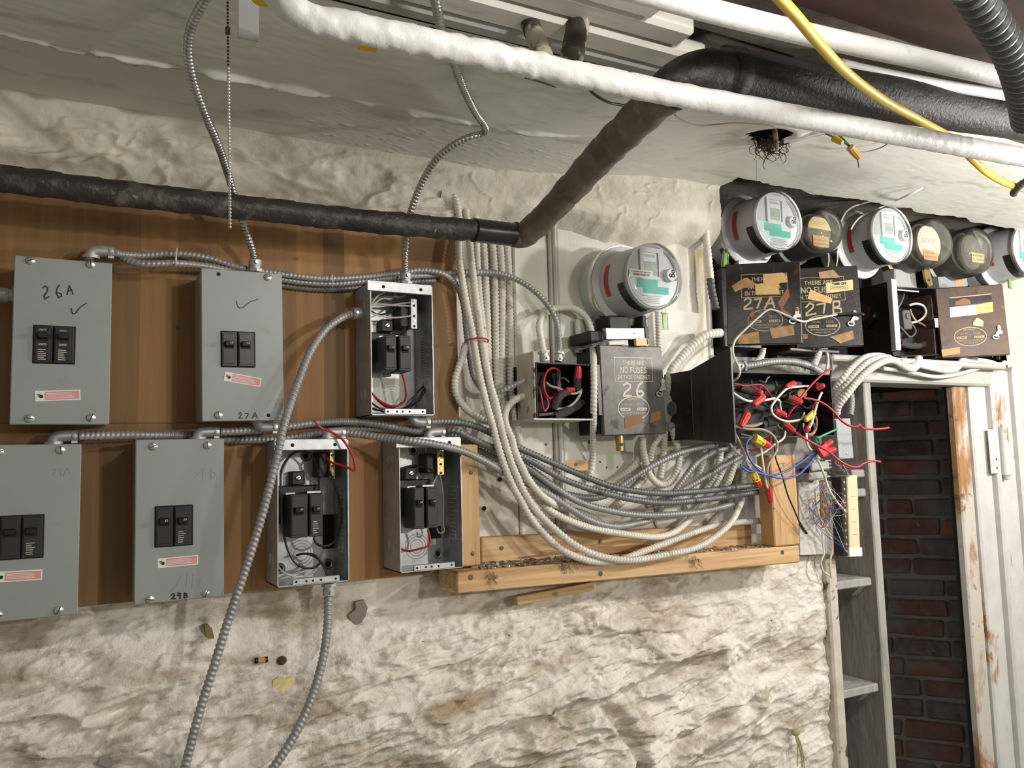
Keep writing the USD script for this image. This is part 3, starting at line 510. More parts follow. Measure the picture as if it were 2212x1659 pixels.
def rings(T, fr, a, b, rs, c, parent=None, name='knockout', mt='galv_dull'):
    m = MB()
    for r in rs: m.lathe([(r-.0009, c), (r-.0005, c+.0009), (r+.0005, c+.0009), (r+.0009, c)], fr, 28, a, b)
    T.part(name, m, mt, parent)
def open_panel(label, cx, W, top, bot, brs, bar, ko, holes, mount, lab, wires, extra=None, stickers=()):
    """cx: frame centre pixel; brs: pixel boxes of the two breakers"""
    c = P(*cx, PD); H = P(*top, PD)[2]-P(*bot, PD)[2]; c[2] = (P(*top, PD)[2]+P(*bot, PD)[2])/2
    fr = Fr(c); D = .085; t = .0015
    T = Thing('open_breaker_panel', label, 'breaker panel', fr.p(0, -H/2, PD), 'open breaker panels')
    m = MB(); m.box(-W/2, W/2, -H/2, H/2, -D, -D+t, fr); p = T.part('back_plate', m, 'galv')
    rings(T, fr, *fr.at(*ko, -D), (.022, .017, .012), -D+t, p)
    for (x, y) in holes:
        a, b = fr.at(x, y, -D); m = MB(); m.lathe([(.0095, 0), (.007, .0025), (.0048, .001)], fr.sub(a, b, -D+t), 20); T.part('mounting_dimple', m, 'galv', p)
        m = MB(); m.lathe([(0, .0012), (.0048, .0010)], fr.sub(a, b, -D+t), 14); T.part('mounting_hole', m, 'void', p)
    m = MB(); m.box(-W/2, -W/2+t, -H/2, H/2, -D, 0, fr); p = T.part('left_side', m, 'galv_dull')
    sf = Fr(fr.p(-W/2, 0, 0), (0, 1, 0), (0, 0, 1), (-1, 0, 0)); sf = Fr(fr.p(-W/2, 0, -D/2), (0, -1, 0), (0, 0, 1))
    rings(T, sf, 0, -H*.33, (.013, .009), 0, p); rings(T, sf, 0, H*.33, (.013, .009), 0, p)
    m = MB(); m.box(W/2-t, W/2, -H/2, H/2, -D, 0, fr); p = T.part('right_side', m, 'galv')
    rf = Fr(fr.p(W/2-t, 0, -D/2), (0, -1, 0), (0, 0, 1), (-1, 0, 0)); rf = Fr(fr.p(W/2-t, 0, -D/2), (0, -1, 0), (0, 0, 1))
    rf.ez = V(-1, 0, 0); rings(T, rf, .004, -H*.28, (.014, .010), 0, p)
    m = MB(); m.box(-.012, .030, lab[0], lab[1], 0, .0004, rf); q = T.part('data_label', m, 'soft_gray', p)
    m = MB(); r = random.Random(8)
    for k in range(14):
        b = lab[1]-.004-(lab[1]-lab[0]-.008)*k/13; m.box(-.010, -.010+.037*r.uniform(.5, 1), b-.0007, b+.0007, .0004, .0006, rf)
    T.part('label_print', m, 'pale_ink', p)
    m = MB(); m.box(-W/2, W/2, H/2-t, H/2, -D, 0, fr); T.part('top_side', m, 'galv')
    m = MB(); m.box(-W/2, W/2, -H/2, -H/2+t, -D, 0, fr); T.part('bottom_side', m, 'galv')
    m = MB(); m.box(-W/2-.006, W/2-.002, H/2-.0175, H/2+.001, -.002, .0025, fr, .001); p = T.part('top_flange', m, 'galv')
    for k in (-.30, .30):
        m = MB(); m.lathe([(0, .0028), (.003, .0028), (.003, .002)], fr.sub(W*k, H/2-.009), 12); T.part('screw_hole', m, 'void', p)
    m = MB(); m.box(-W*.30, W*.36, -H/2+.001, -H/2+.0115, -.002, .002, fr, .001); p = T.part('bottom_flange', m, 'galv')
    for k in (-.25, -.11, -.02, .09, .30):
        m = MB(); m.lathe([(0, .0022), (.0019, .0022), (.0019, .001)], fr.sub(W*k, -H/2+.0062), 10); T.part('screw_hole', m, 'void', p)
    # carrier, breakers, bar
    (x0, y0, x1, y1), (u0, v0, u1, v1) = brs; cf = -.010
    a0, b1 = fr.at(x0, y0, cf); a1, b0 = fr.at(x1, y1, cf); a2, b3 = fr.at(u0, v0, cf); a3, b2 = fr.at(u1, v1, cf)
    m = MB(); m.box(a0-.008, a3+.010, b0+.02, b1+.013, -D+t, -.062, fr, .002); ma, mb_ = fr.at(*mount, -.062); m.box(ma-.011, ma+.011, mb_-.012, mb_+.011, -D+t, -.060, fr, .002)
    p = T.part('breaker_base', m, 'breaker_matte'); slot_screw(T, fr, 0, 0, r=.0048, ab=(ma, mb_), c=-.060, parent=p, mt='chrome')
    m = MB(); m.box(a0-.003, a0+.012, b1-.001, b1+.002, -.05, -.030, fr); m.box(a2+.002, a3+.002, b3-.001, b3+.003, -.05, -.030, fr); T.part('bus_clip', m, 'galv')
    breaker(T, fr, a0, a1-.0005, b0, b1, -.060, cf, mt='breaker_matte'); breaker(T, fr, a2+.0005, a3, b2, b3, -.060, cf, mt='breaker_matte', prnt=extra)
    (bx0, by0, bx1, by1) = bar; ba0, bb1 = fr.at(bx0, by0, -.035); ba1, bb0 = fr.at(bx1, by1, -.035)
    m = MB(); m.box(ba0-.016, ba1-.001, bb0+.004, bb1-.008, -D+t, -.046, fr, .002); p = T.part('bar_support', m, 'breaker_matte')
    m = MB(); m.box(ba0, ba1, bb0, bb1, -.046, -.035, fr, .0008); p = T.part('neutral_bar', m, 'brass' if lab[2] else 'galv')
    for k in range(6):
        m = MB(); m.lathe([(0, .0015), (.0022, .0015), (.0024, 0)], fr.sub((ba0+ba1)/2, bb0+(bb1-bb0)*(k+.5)/6, -.035), 8); T.part('bar_screw', m, 'screw' if k % 2 else 'ink', p)
    for (mt, r, L) in wires:
        m = MB(); m.tube(spline(fpts(fr, L), .004), r, 8); T.part('wire', m, 'wire_'+mt)
    for (mt, x, y, w, h, cc) in stickers:
        a, b = fr.at(x, y, cc); m = MB(); m.box(a-w/2, a+w/2, b-h/2, b+h/2, cc, cc+.0004, fr); T.part('sticker', m, mt)
    return T, fr
k = -.08
pE, fE = open_panel('open breaker panel with white sticker inside, upper row beside the white cables', (870, 763), .1145, (865, 612), (865, 897), [(831, 724, 858, 800), (861, 724, 888, 802)], (887, 643, 902, 711), (846, 858), [], (836, 703), (-.045, .028, 0), [
    ('white', .0017, [(800, 665, -.05), (815, 640, -.03), (838, 628, -.04), (848, 620, -.06)]), ('white', .0017, [(800, 668, -.05), (825, 645, -.04), (845, 645, -.04), (856, 622, -.06)]), ('white', .0017, [(800, 646, -.06), (835, 641, -.05), (870, 640, -.05), (876, 634, -.06)]),
    ('white', .0017, [(808, 655, -.06), (840, 659, -.05), (870, 655, -.045), (888, 653, -.036)]), ('white', .0017, [(800, 675, -.05), (820, 682, -.045), (850, 686, -.045), (888, 682, -.036)]), ('white', .0017, [(805, 659, -.06), (850, 660, -.05), (889, 661, -.036)]),
    ('black', .0017, [(802, 672, -.055), (822, 680, -.05), (845, 672, -.045), (868, 655, -.05), (885, 652, -.05), (880, 690, -.05), (870, 722, -.05)]), ('black', .0017, [(862, 660, -.05), (872, 690, -.05), (868, 722, -.05)]),
    ('red', .0019, [(868, 806, -.03), (876, 840, -.03), (873, 868, -.035), (850, 878, -.04), (824, 868, -.05), (800, 845, -.06)]), ('red', .0019, [(868, 870, -.05), (840, 880, -.05), (806, 852, -.065)]),
    ('black', .0017, [(803, 870, -.06), (830, 885, -.05), (880, 880, -.05), (905, 865, -.04), (918, 838, -.04)]), ('black', .0017, [(850, 888, -.05), (885, 874, -.04), (900, 850, -.04), (915, 835, -.045)]), ('black', .0017, [(895, 886, -.04), (905, 860, -.04), (920, 836, -.045)]), ('black', .0017, [(805, 882, -.06), (830, 890, -.06)])],
    stickers=[('paper', 842, 850, .062, .055, -.0832)])
m = MB(); m.text('15A', .008, fE, fE.at(862, 824, -.0826)[0], fE.at(862, 824, -.0826)[1], -.0826)
pF, fF = open_panel('open breaker panel with looping black wires and a stray red wire, lower row', (678, 1105), .115, (680, 949), (680, 1262), [(628, 1068, 666, 1160), (668, 1066, 698, 1158)], (712, 966, 724, 1036), (650, 1196), [(708, 1218), (604, 1228), (660, 985)], (644, 1032), (-.075, .03, 1), [
    ('black', .0019, [(606, 1068, -.05), (606, 1045, -.05), (608, 1015, -.05), (622, 990, -.045), (645, 974, -.04), (664, 977, -.04), (680, 995, -.045), (688, 1030, -.05), (688, 1062, -.05)]),
    ('black', .0019, [(609, 1070, -.02), (608, 1120, -.03), (615, 1165, -.03), (625, 1195, -.03), (640, 1218, -.03), (660, 1227, -.03), (680, 1225, -.03), (692, 1213, -.035), (680, 1200, -.04), (660, 1196, -.05), (640, 1200, -.06)]),
    ('black', .0017, [(640, 1200, -.055), (665, 1197, -.045), (690, 1210, -.04), (704, 1235, -.03), (707, 1252, -.03)]),
    ('black', .0019, [(678, 1160, -.03), (685, 1175, -.03), (702, 1180, -.03), (722, 1170, -.03), (733, 1145, -.025), (736, 1110, -.025), (732, 1075, -.025), (720, 1040, -.03), (710, 1015, -.035)]),
    ('white', .0015, [(602, 1225, -.06), (620, 1240, -.04), (650, 1246, -.04), (690, 1225, -.05)]), ('white', .0015, [(625, 1248, -.04), (655, 1235, -.05), (694, 1222, -.05)]), ('white', .0015, [(630, 1252, -.035), (670, 1240, -.05), (692, 1228, -.05)]), ('white', .0015, [(604, 1060, -.06), (616, 1005, -.06), (628, 985, -.07), (650, 978, -.078)]), ('black', .0019, [(690, 965, -.05), (694, 990, -.05), (698, 1005, -.05)]),
    ('red', .0019, [(702, 968, -.04), (704, 985, -.03), (714, 998, -.01), (735, 1004, 0), (755, 1012, .015), (765, 1018, .018), (767, 1010, .02), (762, 985, .02), (748, 960, .02), (735, 945, .015), (712, 932, .008), (695, 925, .006), (679, 909, .012)])], extra=True,
    stickers=[('paper', 701, 1195, .012, .015, -.083), ('void', 712, 1148, .024, .058, -.083)])
pG, fG = open_panel('open breaker panel with one short red wire, beside the wooden stud', (932, 1090), .116, (930, 945), (930, 1232), [(893, 1053, 918, 1142), (920, 1052, 946, 1140)], (944, 970, 960, 1026), (900, 1180), [(892, 973), (945, 1196)], (887, 1022), (-.07, .03, 1), [
    ('black', .0019, [(863, 1015, -.05), (885, 1007, -.05), (910, 1008, -.05), (933, 1016, -.045), (940, 1030, -.045), (932, 1050, -.05)]), ('white', .0015, [(948, 1020, -.04), (938, 1040, -.045), (930, 1052, -.05)]),
    ('red', .0019, [(924, 1144, -.03), (929, 1165, -.03), (926, 1178, -.03), (905, 1186, -.035), (880, 1190, -.05), (864, 1184, -.06)]), ('tan', .0015, [(950, 1025, -.035), (957, 1070, -.03), (957, 1130, -.03), (959, 1148, -.03), (950, 1152, -.03), (944, 1142, -.035)])],
    stickers=[('paper', 935, 1170, .012, .012, -.083), ('void', 940, 1150, .024, .022, -.083)])
# connectors on the panels
eA1 = elbow(pA, fA, 196, 555, -.030); eA2 = elbow(pA, fA, 200, 556, -.062)
eD = elbow(pD, fD, 428, 947, -.040); eC = elbow(pC, fC, 115, 957, -.040)
eF = elbow(pF, fF, 706, 947, -.045); eG = elbow(pG, fG, 925, 945, -.050); eE = elbow(pE, fE, 892, 900, -.040, up=-1); eB = elbow(pB, fB, 556, 910, -.040, up=-1)
oV1 = fB.p(*fB.at(551, 586, -.042), -.042); straight_conn(pB, oV1, (0, 0, 1))
oV2 = fE.p(*fE.at(876, 613, -.042), -.042); straight_conn(pE, oV2, (0, 0, 1))
oB1 = V(fE.p(-.0573, 0, 0)[0], -.045, P(787, 677, -.045)[2]); straight_conn(pE, oB1, (-1, -.1, -.12), L=.020)
oB2 = fF.p(*fF.at(711, 1262, -.042), -.042); straight_conn(pF, oB2, (0, 0, -1))
oA0 = V(fA.p(-.062, 0, 0)[0], -.045, P(24, 638, -.045)[2]); straight_conn(pA, oA0, (-1, 0, 0))
# ================================================================== CABLES
def route(L):
    """(px, py, y) triples, 3-D points, or (px, py) pairs whose y is interpolated"""
    xs = [l for l in L]; px = [(l[0], l[1]) if not isinstance(l, np.ndarray) else None for l in xs]
    ys = [None if isinstance(l, np.ndarray) else (l[2] if len(l) > 2 else None) for l in xs]
    d = [0]
    for a, b in zip(px, px[1:]): d.append(d[-1]+(math.hypot(a[0]-b[0], a[1]-b[1]) if a and b else 40))
    for i, l in enumerate(xs):
        if isinstance(l, np.ndarray): ys[i] = l[1]
    kn = [i for i, y in enumerate(ys) if y is not None]
    yy = np.interp(d, [d[i] for i in kn], [ys[i] for i in kn])
    return [l if isinstance(l, np.ndarray) else P(l[0], l[1], yy[i]) for i, l in enumerate(xs)]
def rib(r, pitch, amp=.17, rough=0.0, seed=0):
    def fn(s, th, R):
        u = s/pitch + th/(2*math.pi); g = .5+.5*np.cos(2*math.pi*u)
        R = R*(1.02-amp*1.15*g**1.5)
        if rough: R = R*(1+rough*(meshkit.fbm(np.stack([s*90+0*th, np.cos(th)*1.2+seed+0*s, np.sin(th)*1.2+0*s], -1), 3, seed)-.5))
        return R
    return fn
def cable(label, L, mt, r=.0069, pitch=.0068, amp=.17, name='armored_cable', group=None, pts3=None, rough=0.0, ends=()):
    pts = spline(pts3 if pts3 is not None else route(L), pitch/8)
    m = MB(); m.tube(pts, r, 10, fn=rib(r, pitch, amp, rough, len(label)))
    if not ends: return solo(name, label, 'cable', m, mt, group, smooth=True)
    T = Thing(name, label, 'cable', pts[0], group); T.part('sheath', m, mt, smooth=True)
    for e in ends:
        q, dv = (pts[0], pts[0]-pts[4]) if e == 0 else (pts[-1], pts[-1]-pts[-5])
        straight_conn(T, q-dv/np.linalg.norm(dv)*.016, dv, r*1.25)
    return T
AR, AD, AW, AC = 'armor', 'armor_dark', 'armor_white', 'armor_clean'
A = np.array
# upper row bundle
cable('top cable of the upper grey bundle, from panel 26A to the small junction box', [A(eA1), (300, 552, -.028), (385, 548), (450, 558), (520, 579), (600, 591), (700, 602, -.030), (800, 597), (872, 589, -.022), (905, 584), (955, 591, -.026), (985, 615, -.018), (1000, 655, -.010), (1007, 716, -.006), (1014, 770, -.008), (1024, 815, -.010), (1044, 842, -.012), (1072, 847, -.022), (1100, 837, -.034), (1131, 821, -.040)], AR, .0058)
cable('lower grey cable of the upper bundle, arching over white cables into small junction box', [A(eA2), (300, 569, -.058), (380, 569, -.056), (450, 576, -.040), (530, 593, -.022), (600, 602, -.020), (660, 610), (720, 613), (780, 608), (870, 598, -.020), (930, 594, -.014), (985, 589, -.012), (1020, 588, -.008), (1040, 588, -.006), (1080, 591, -.006), (1112, 602, -.010), (1150, 625, -.020), (1184, 660, -.028), (1202, 695, -.032), (1208, 740, -.032), (1206, 779, -.032)], AR, .0060, ends=(1,))
cable('thin third grey armored cable seen along the foot of the upper bundle', [(545, 600, -.007), (600, 614, -.007), (660, 623, -.007), (730, 625, -.007), (790, 618, -.007), (850, 610, -.007), (900, 608, -.007), (940, 606, -.007)], AD, r=.0054)
# from the ceiling down
cz = lambda x: float(ceil_z(np.array(x)))
cable('bright steel flexible conduit dropping from the ceiling to panel 27A', None, 'shiny', .0060, .0062, .22, pts3=[P(462, -40, -.47), P(440, 5, -.435), P(416, 50, -.40), P(406, 105, -.36), P(416, 170, -.315), P(440, 240, -.265), P(470, 310, -.205), P(492, 375, -.14), P(507, 425, -.105), P(520, 465, -.085), P(533, 505, -.064), A(oV1)+V(-.005, -.004, .034), A(oV1)+V(-.001, 0, .012)])
cable('bright steel flexible conduit with a sharp bend at ceiling, down to the open upper panel', None, 'shiny', .0064, .0066, .22, pts3=[PZ(935, -30, 2.158), PZ(944, 20, 2.150), PZ(958, 80, 2.146), PZ(982, 140, 2.146), PZ(1005, 200, 2.148), PZ(1030, 248, 2.150), PZ(1045, 268, 2.151), PZ(1049, 279, 2.150), P(1043, 288, -.222), P(1015, 296, -.215), P(980, 313, -.195), P(945, 342, -.165), P(918, 382, -.130), P(898, 425, -.10), P(884, 470, -.075), P(877, 520, -.055), P(875, 570, -.044), A(oV2)+V(0, 0, .014)])
cable('long grey conduit curving out of the open panel and down across the wall', [A(oB1)+V(-.02, -.002, -.003), (742, 684, -.060), (706, 709, -.080), (672, 757, -.095), (646, 820, -.105), (625, 880, -.112), (610, 930, -.118), (600, 980, -.120), (590, 1020, -.122), (570, 1100, -.122), (546, 1180, -.118), (520, 1260, -.112), (490, 1350, -.108), (462, 1440, -.108), (435, 1525, -.108), (412, 1610, -.108), (390, 1700, -.106), (375, 1770, -.104)], AR, .0070, .0074, .2)
cable('grey conduit hanging from the foot of the open lower panel', [A(oB2)+V(0, 0, -.015), (709, 1300, -.046), (708, 1345, -.052), (700, 1410, -.062), (684, 1475, -.074), (662, 1535, -.084), (634, 1592, -.09), (600, 1645, -.094), (560, 1700, -.096)], AR, .0074, .0072)
cable('short bit of bright conduit entering panel 26A from the left edge', [A(oA0)+V(-.014, 0, 0), (10, 636, -.045), (-15, 634, -.045), (-60, 632, -.045)], 'shiny', .007, .0068, .2)
# middle row
X0 = [(1064, 1000), (1080, 980)]
cable('grey armored cable from the 29A elbow along the board under other cables', [A(eC), (240, 941, -.040), (320, 940, -.034), (385, 941, -.020), (440, 948, -.012), (500, 950, -.008), (580, 950, -.008), (640, 944, -.008), (700, 935, -.010), (760, 927, -.010), (830, 926, -.010), (890, 932, -.014), (950, 945, -.016), (1010, 962, -.020), (1070, 990, -.026), (1130, 1018, -.030), (1184, 1054, -.034), (1235, 1070, -.034), (1290, 1075, -.030), (1330, 1058, -.022), (1365, 1033, -.022), (1400, 1011, -.024), (1450, 986, -.026), (1500, 969, -.028), (1548, 962, -.028)], AR)
cable('grey armored cable from the 29B elbow rising over middle bundle, then into lower right bundle', [A(eD), (540, 930, -.040), (600, 925, -.036), (680, 914, -.030), (750, 911, -.028), (800, 914, -.028), (860, 924, -.026), (920, 934, -.022), (980, 941, -.026), (1040, 958, -.036), (1090, 985, -.038), (1130, 1003, -.042), (1190, 1046, -.046), (1249, 1083, -.048), (1322, 1104, -.046), (1394, 1113, -.044), (1466, 1110, -.042), (1520, 1104, -.040), (1582, 1089, -.034)], AR)
cable('grey armored cable crossing in front of the stud beside the open lower panel', [A(eF), (775, 938, -.050), (822, 945, -.070), (880, 951, -.098), (940, 960, -.102), (995, 973, -.096), (1040, 993, -.080), (1085, 1018, -.062), (1130, 1040, -.056), (1184, 1067, -.054), (1222, 1092, -.056), (1267, 1120, -.056), (1322, 1137, -.050), (1376, 1131, -.038), (1408, 1120, -.029), (1432, 1093, -.026), (1461, 1057, -.030), (1502, 1003, -.034), (1535, 980, -.030), (1566, 968, -.028)], AR)
cable('grey armored cable from below the open upper panel, uppermost of the sagging bundle', [A(eE), (945, 911, -.040), (985, 912, -.040), (1025, 920, -.040), (1070, 940, -.042), (1123, 968, -.044), (1165, 987, -.046), (1213, 1008, -.048), (1265, 1030, -.050), (1322, 1051, -.054), (1375, 1061, -.056), (1430, 1066, -.056), (1502, 1062, -.054), (1570, 1055, -.046), (1636, 1048, -.030)], AD, .0066, .0068, .20)
cable('grey armored cable second from top of the sagging bundle, ending behind wooden post', [A(eG), (985, 931, -.050), (1015, 945, -.050), (1060, 965, -.052), (1130, 987, -.054), (1175, 1012, -.056), (1213, 1033, -.058), (1265, 1053, -.060), (1322, 1069, -.064), (1375, 1080, -.066), (1430, 1086, -.066), (1485, 1083, -.064), (1560, 1074, -.054), (1638, 1063, -.030)], AD, .0066, .0068, .20)
cable('grey armored cable rising steeply to the foot of the splice box, right of others', [(1395, 1092, -.016), (1425, 1082, -.020), (1470, 1061, -.024), (1520, 1033, -.028), (1565, 1005, -.030), (1604, 985, -.030)], AR)
# white painted verticals
vw = 'white painted armored cables in the vertical bundle'
cable('white painted armored cable leftmost in the vertical bundle, sagging lowest over the ledge', [(958, 380, -.002), (972, 410, -.010), (986, 440, -.018), (992, 480, -.022), (991, 525, -.024), (992, 565, -.028), (997, 595, -.032), (1003, 634, -.034), (1011, 675, -.034), (1019, 714, -.036), (1028, 767, -.038), (1036, 812, -.042), (1044, 846, -.048), (1053, 882, -.056), (1064, 920, -.064), (1079, 974, -.070), (1097, 1025, -.072), (1120, 1073, -.074), (1148, 1121, -.080), (1184, 1163, -.088), (1219, 1191, -.095), (1265, 1209, -.097), (1304, 1214, -.092), (1345, 1208, -.076), (1385, 1193, -.066), (1440, 1173, -.056), (1498, 1151, -.044), (1545, 1136, -.034), (1590, 1129, -.020), (1641, 1125, -.015)], AW, .0072, .0072, .20, rough=.08)
cable('white painted armored cable second in the vertical bundle, sagging and rising to splice box', [(1003, 425, 0), (1008, 470, -.012), (1014, 520, -.020), (1018, 562, -.028), (1023, 601, -.032), (1028, 642, -.032), (1034, 683, -.032), (1040, 724, -.034), (1046, 765, -.036), (1054, 806, -.040), (1061, 838, -.044), (1070, 868, -.054), (1081, 917, -.064), (1093, 963, -.072), (1111, 1016, -.076), (1134, 1066, -.076), (1162, 1107, -.080), (1194, 1139, -.086), (1235, 1173, -.095), (1276, 1195, -.100), (1322, 1207, -.101), (1363, 1210, -.101), (1406, 1205, -.098), (1440, 1198, -.096), (1488, 1188, -.092), (1523, 1174, -.084), (1556, 1151, -.072), (1579, 1128, -.060), (1594, 1101, -.040), (1604, 1070, -.012), (1609, 1016, -.008), (1612, 962, -.014)], AW, .0072, .0072, .20, rough=.08)
cable('short white painted cable third in the vertical bundle, tucked behind its neighbour', [(1024, 430, .004), (1028, 490, .004), (1031, 560, .006), (1034, 620, .010), (1040, 680, .012), (1046, 735, .013), (1049, 790, .016)], AW, .0072, .0066, rough=.12)
for lab, L in (('fourth', [(1038, 432, .012), (1043, 500), (1047, 560, .014), (1050, 622), (1053, 690, .016), (1055, 760), (1058, 830, .016), (1068, 900, .016)]), ('fifth', [(1055, 432, .012), (1062, 500), (1067, 562, .014), (1070, 642), (1071, 724, .018), (1072, 792), (1074, 840, .018), (1077, 872, .018)]),
               ('sixth', [(1071, 438, .012), (1078, 510), (1083, 566, .014), (1085, 642), (1084, 745, .018), (1083, 837), (1088, 900, .016)]), ('rightmost', [(1084, 432, .012), (1092, 510), (1098, 566, .014), (1101, 642), (1103, 724, .018), (1103, 827), (1107, 868, .018), (1113, 905), (1119, 933, .010), (1127, 970, 0), (1140, 1010, -.004)])):
    cable('white painted armored cable %s from the left in the upright bundle by the boards' % lab, L, AW, .0072, .0072, .20, rough=.08)
cable('white cable looping over the plywood edge left of the upright bundle', [(1006, 742, -.020), (1000, 768, -.020), (990, 797, -.018), (983, 827, -.016), (989, 858, -.016), (1006, 882, -.018), (1030, 900, -.022), (1056, 911, -.030)], AW, .0072, .0066, rough=.08)
cable('white cable leaving the left side of small junction box and sagging behind the grey bundle', [(1133, 855, -.026), (1112, 864, -.026), (1095, 882, -.030), (1090, 905, -.040), (1096, 928, -.056), (1104, 945, -.064), (1112, 974, -.074), (1126, 1006, -.076), (1144, 1039, -.074), (1166, 1066, -.070), (1189, 1084, -.058), (1212, 1095, -.034), (1262, 1110, -.020), (1300, 1130, -.014)], AW, .0072, .0066, rough=.06)
cable('white cable in middle of the sag, rising behind grey cables to the splice box', [(1098, 925, .010), (1112, 975, -.006), (1135, 1030, -.012), (1158, 1070, -.028), (1176, 1093, -.044), (1203, 1112, -.052), (1243, 1130, -.054), (1287, 1143, -.052), (1330, 1151, -.052), (1374, 1157, -.050), (1417, 1160, -.044), (1452, 1152, -.030), (1475, 1136, -.018), (1497, 1114, -.010), (1522, 1085, -.004), (1548, 1045, -.002), (1566, 1005, -.010), (1585, 965, -.016)], AC, .0074, .0066, rough=.05)
cable('white cable end showing between the grey sagging cables', [(1225, 1112, -.030), (1262, 1124, -.032), (1300, 1136, -.030), (1330, 1143, -.024)], AW, .007, .0066)
# below the cabinet and splice box
cable('white cable making a U bend below the fuse cabinet marked 26', [(1388, 944, -.030), (1390, 975, -.026), (1396, 1003, -.018), (1406, 1030, -.008), (1426, 1046, -.008), (1448, 1041, -.008), (1464, 1013, -.010), (1467, 985, -.010), (1462, 962, -.012), (1455, 938, -.014), (1452, 920, -.016)], AW, .0078, .0070, rough=.06)
cable('white cable slanting left from the foot of cabinet 26', [(1428, 940, -.030), (1412, 962, -.020), (1404, 990, -.006), (1400, 1020, .010)], AW, .0074, .0066, rough=.06)
cable('straight white cable hanging from the right of cabinet 26', [(1436, 932, -.020), (1434, 970, -.006), (1430, 1005, .004), (1427, 1032, .012)], AC, .0074, .0066)
cable('wide grey-white cable curving left from cabinet 26 behind the grey bundle', [(1388, 975, -.008), (1374, 1000, .000), (1352, 1022, .006), (1325, 1040, .010), (1295, 1055, .012)], AW, .0092, .0072, rough=.05)
for k, (lab, L) in enumerate((('leftmost', [(1522, 968, -.010), (1516, 1000, -.002), (1508, 1030), (1490, 1060, .010)]), ('second', [(1558, 966, -.010), (1553, 1000, -.002), (1542, 1036), (1518, 1066, .012), (1480, 1095, .014)]), ('third', [(1592, 968, -.010), (1584, 1010, 0), (1573, 1042), (1552, 1075, .012), (1515, 1100, .014)]))):
    cable('%s of three white cables fanning down behind the grey ones under splice box' % lab, L, AC, .0078, .0068, rough=.05)
cable('white cable stub rising left of round cover plate behind the sag', [(1330, 1098, .010), (1350, 1078, .012), (1372, 1056, .014), (1396, 1030, .016)], AC, .007, .0066)
cable('cream painted cable arching above the small junction box and down its right', [(1177, 778, -.032), (1171, 744, -.030), (1165, 705, -.024), (1171, 684, -.014), (1186, 671, -.006), (1210, 665, 0), (1238, 666), (1262, 681, -.002), (1275, 705, -.010), (1280, 740, -.022), (1282, 790, -.070), (1283, 835, -.078), (1282, 893, -.066), (1281, 951, -.014), (1280, 990, .010), (1277, 1017, .014), (1268, 1040, .018)], AC, .0072, .0082, .12, ends=(0,))
cable('thick white caulked cable from cabinet 27A slanting to the splice box side', [(1556, 719, -.030), (1546, 720, -.030), (1523, 725, -.026), (1488, 755, -.012), (1465, 782, -.008), (1452, 800, -.008), (1447, 824, -.008), (1447, 856, .004)], AC, .0105, .0085, .10, rough=.16)
cable('white lumpy conduit climbing beside the first cabinet of the meter row', [(1519, 430, .0), (1522, 470, -.006), (1527, 530, -.008), (1532, 575, -.010), (1535, 605, -.012)], AC, .0088, .0085, .12, rough=.25)
cable('black section of conduit beside cabinet 27A under the white lumpy one', [(1535, 602, -.012), (1538, 630, -.014), (1543, 652, -.016), (1546, 668, -.018)], 'hose', .0095, .0105, .16)
cable('white cable behind the first meter bracket, hanging down the boards', [(1403, 420, .016), (1412, 470, .014), (1416, 530, .012), (1420, 640, .010), (1424, 760, .012)], AC, .0074, .0070, rough=.06)
# right side
fx = 'ribbed white cables over the doorway lintel'
F0 = [[(1803, 853, -.020), (1806, 838, -.030), (1821, 818, -.050), (1842, 793, -.060), (1866, 774, -.066), (1886, 769, -.066), (1910, 771, -.060)], [(1806, 870, -.026), (1810, 856, -.036), (1828, 834, -.056), (1852, 804, -.070), (1878, 781, -.080), (1903, 773, -.080), (1922, 774, -.072)], [(1808, 892, -.030), (1812, 876, -.046), (1830, 852, -.066), (1855, 821, -.080), (1882, 796, -.092), (1911, 780, -.096), (1928, 778, -.094), (1943, 786, -.084)]]
for lab, L in zip(('upper', 'middle', 'lower'), F0): cable('%s of three ribbed white cables sweeping over the lintel into the splice box' % lab, L, AC, .0088, .0078, .16)
cable('grey conduit curving down into the small grey box beside the door', [(1800, 842, -.012), (1815, 834, -.012), (1829, 838, -.014), (1838, 854, -.016), (1839, 875, -.018), (1836, 897, -.020)], AR, .0085, .0075)
cable('grey armored cable lying along the top of the splice box', [(1592, 792, -.030), (1623, 789, -.034), (1670, 781, -.038), (1717, 782, -.038), (1752, 792, -.034), (1776, 806, -.024)], AR, .0092, .0080, ends=(0,))
cable('grey armored cable behind blue wires beside the wooden post', [(1733, 1022, -.006), (1748, 1005, -.010), (1765, 990, -.014), (1784, 972, -.020)], AR, .0095, .0085)
cable('short ribbed white cable between lintel and the splice box top', [(1790, 778, -.006), (1808, 783, -.006), (1830, 789, -.008), (1846, 797, -.008)], AC, .0085, .0080)
cable('stub of white cable rising from splice box to cabinet 27A', [(1617, 791, -.006), (1632, 783, -.006), (1644, 770, -.008), (1648, 752, -.010)], AC, .0080, .0078)
cable('stub of white cable under cabinet 27B with a grey neighbour', [(1757, 790, -.008), (1764, 776, -.010), (1768, 764, -.012), (1769, 752, -.014)], AC, .0090, .0080)
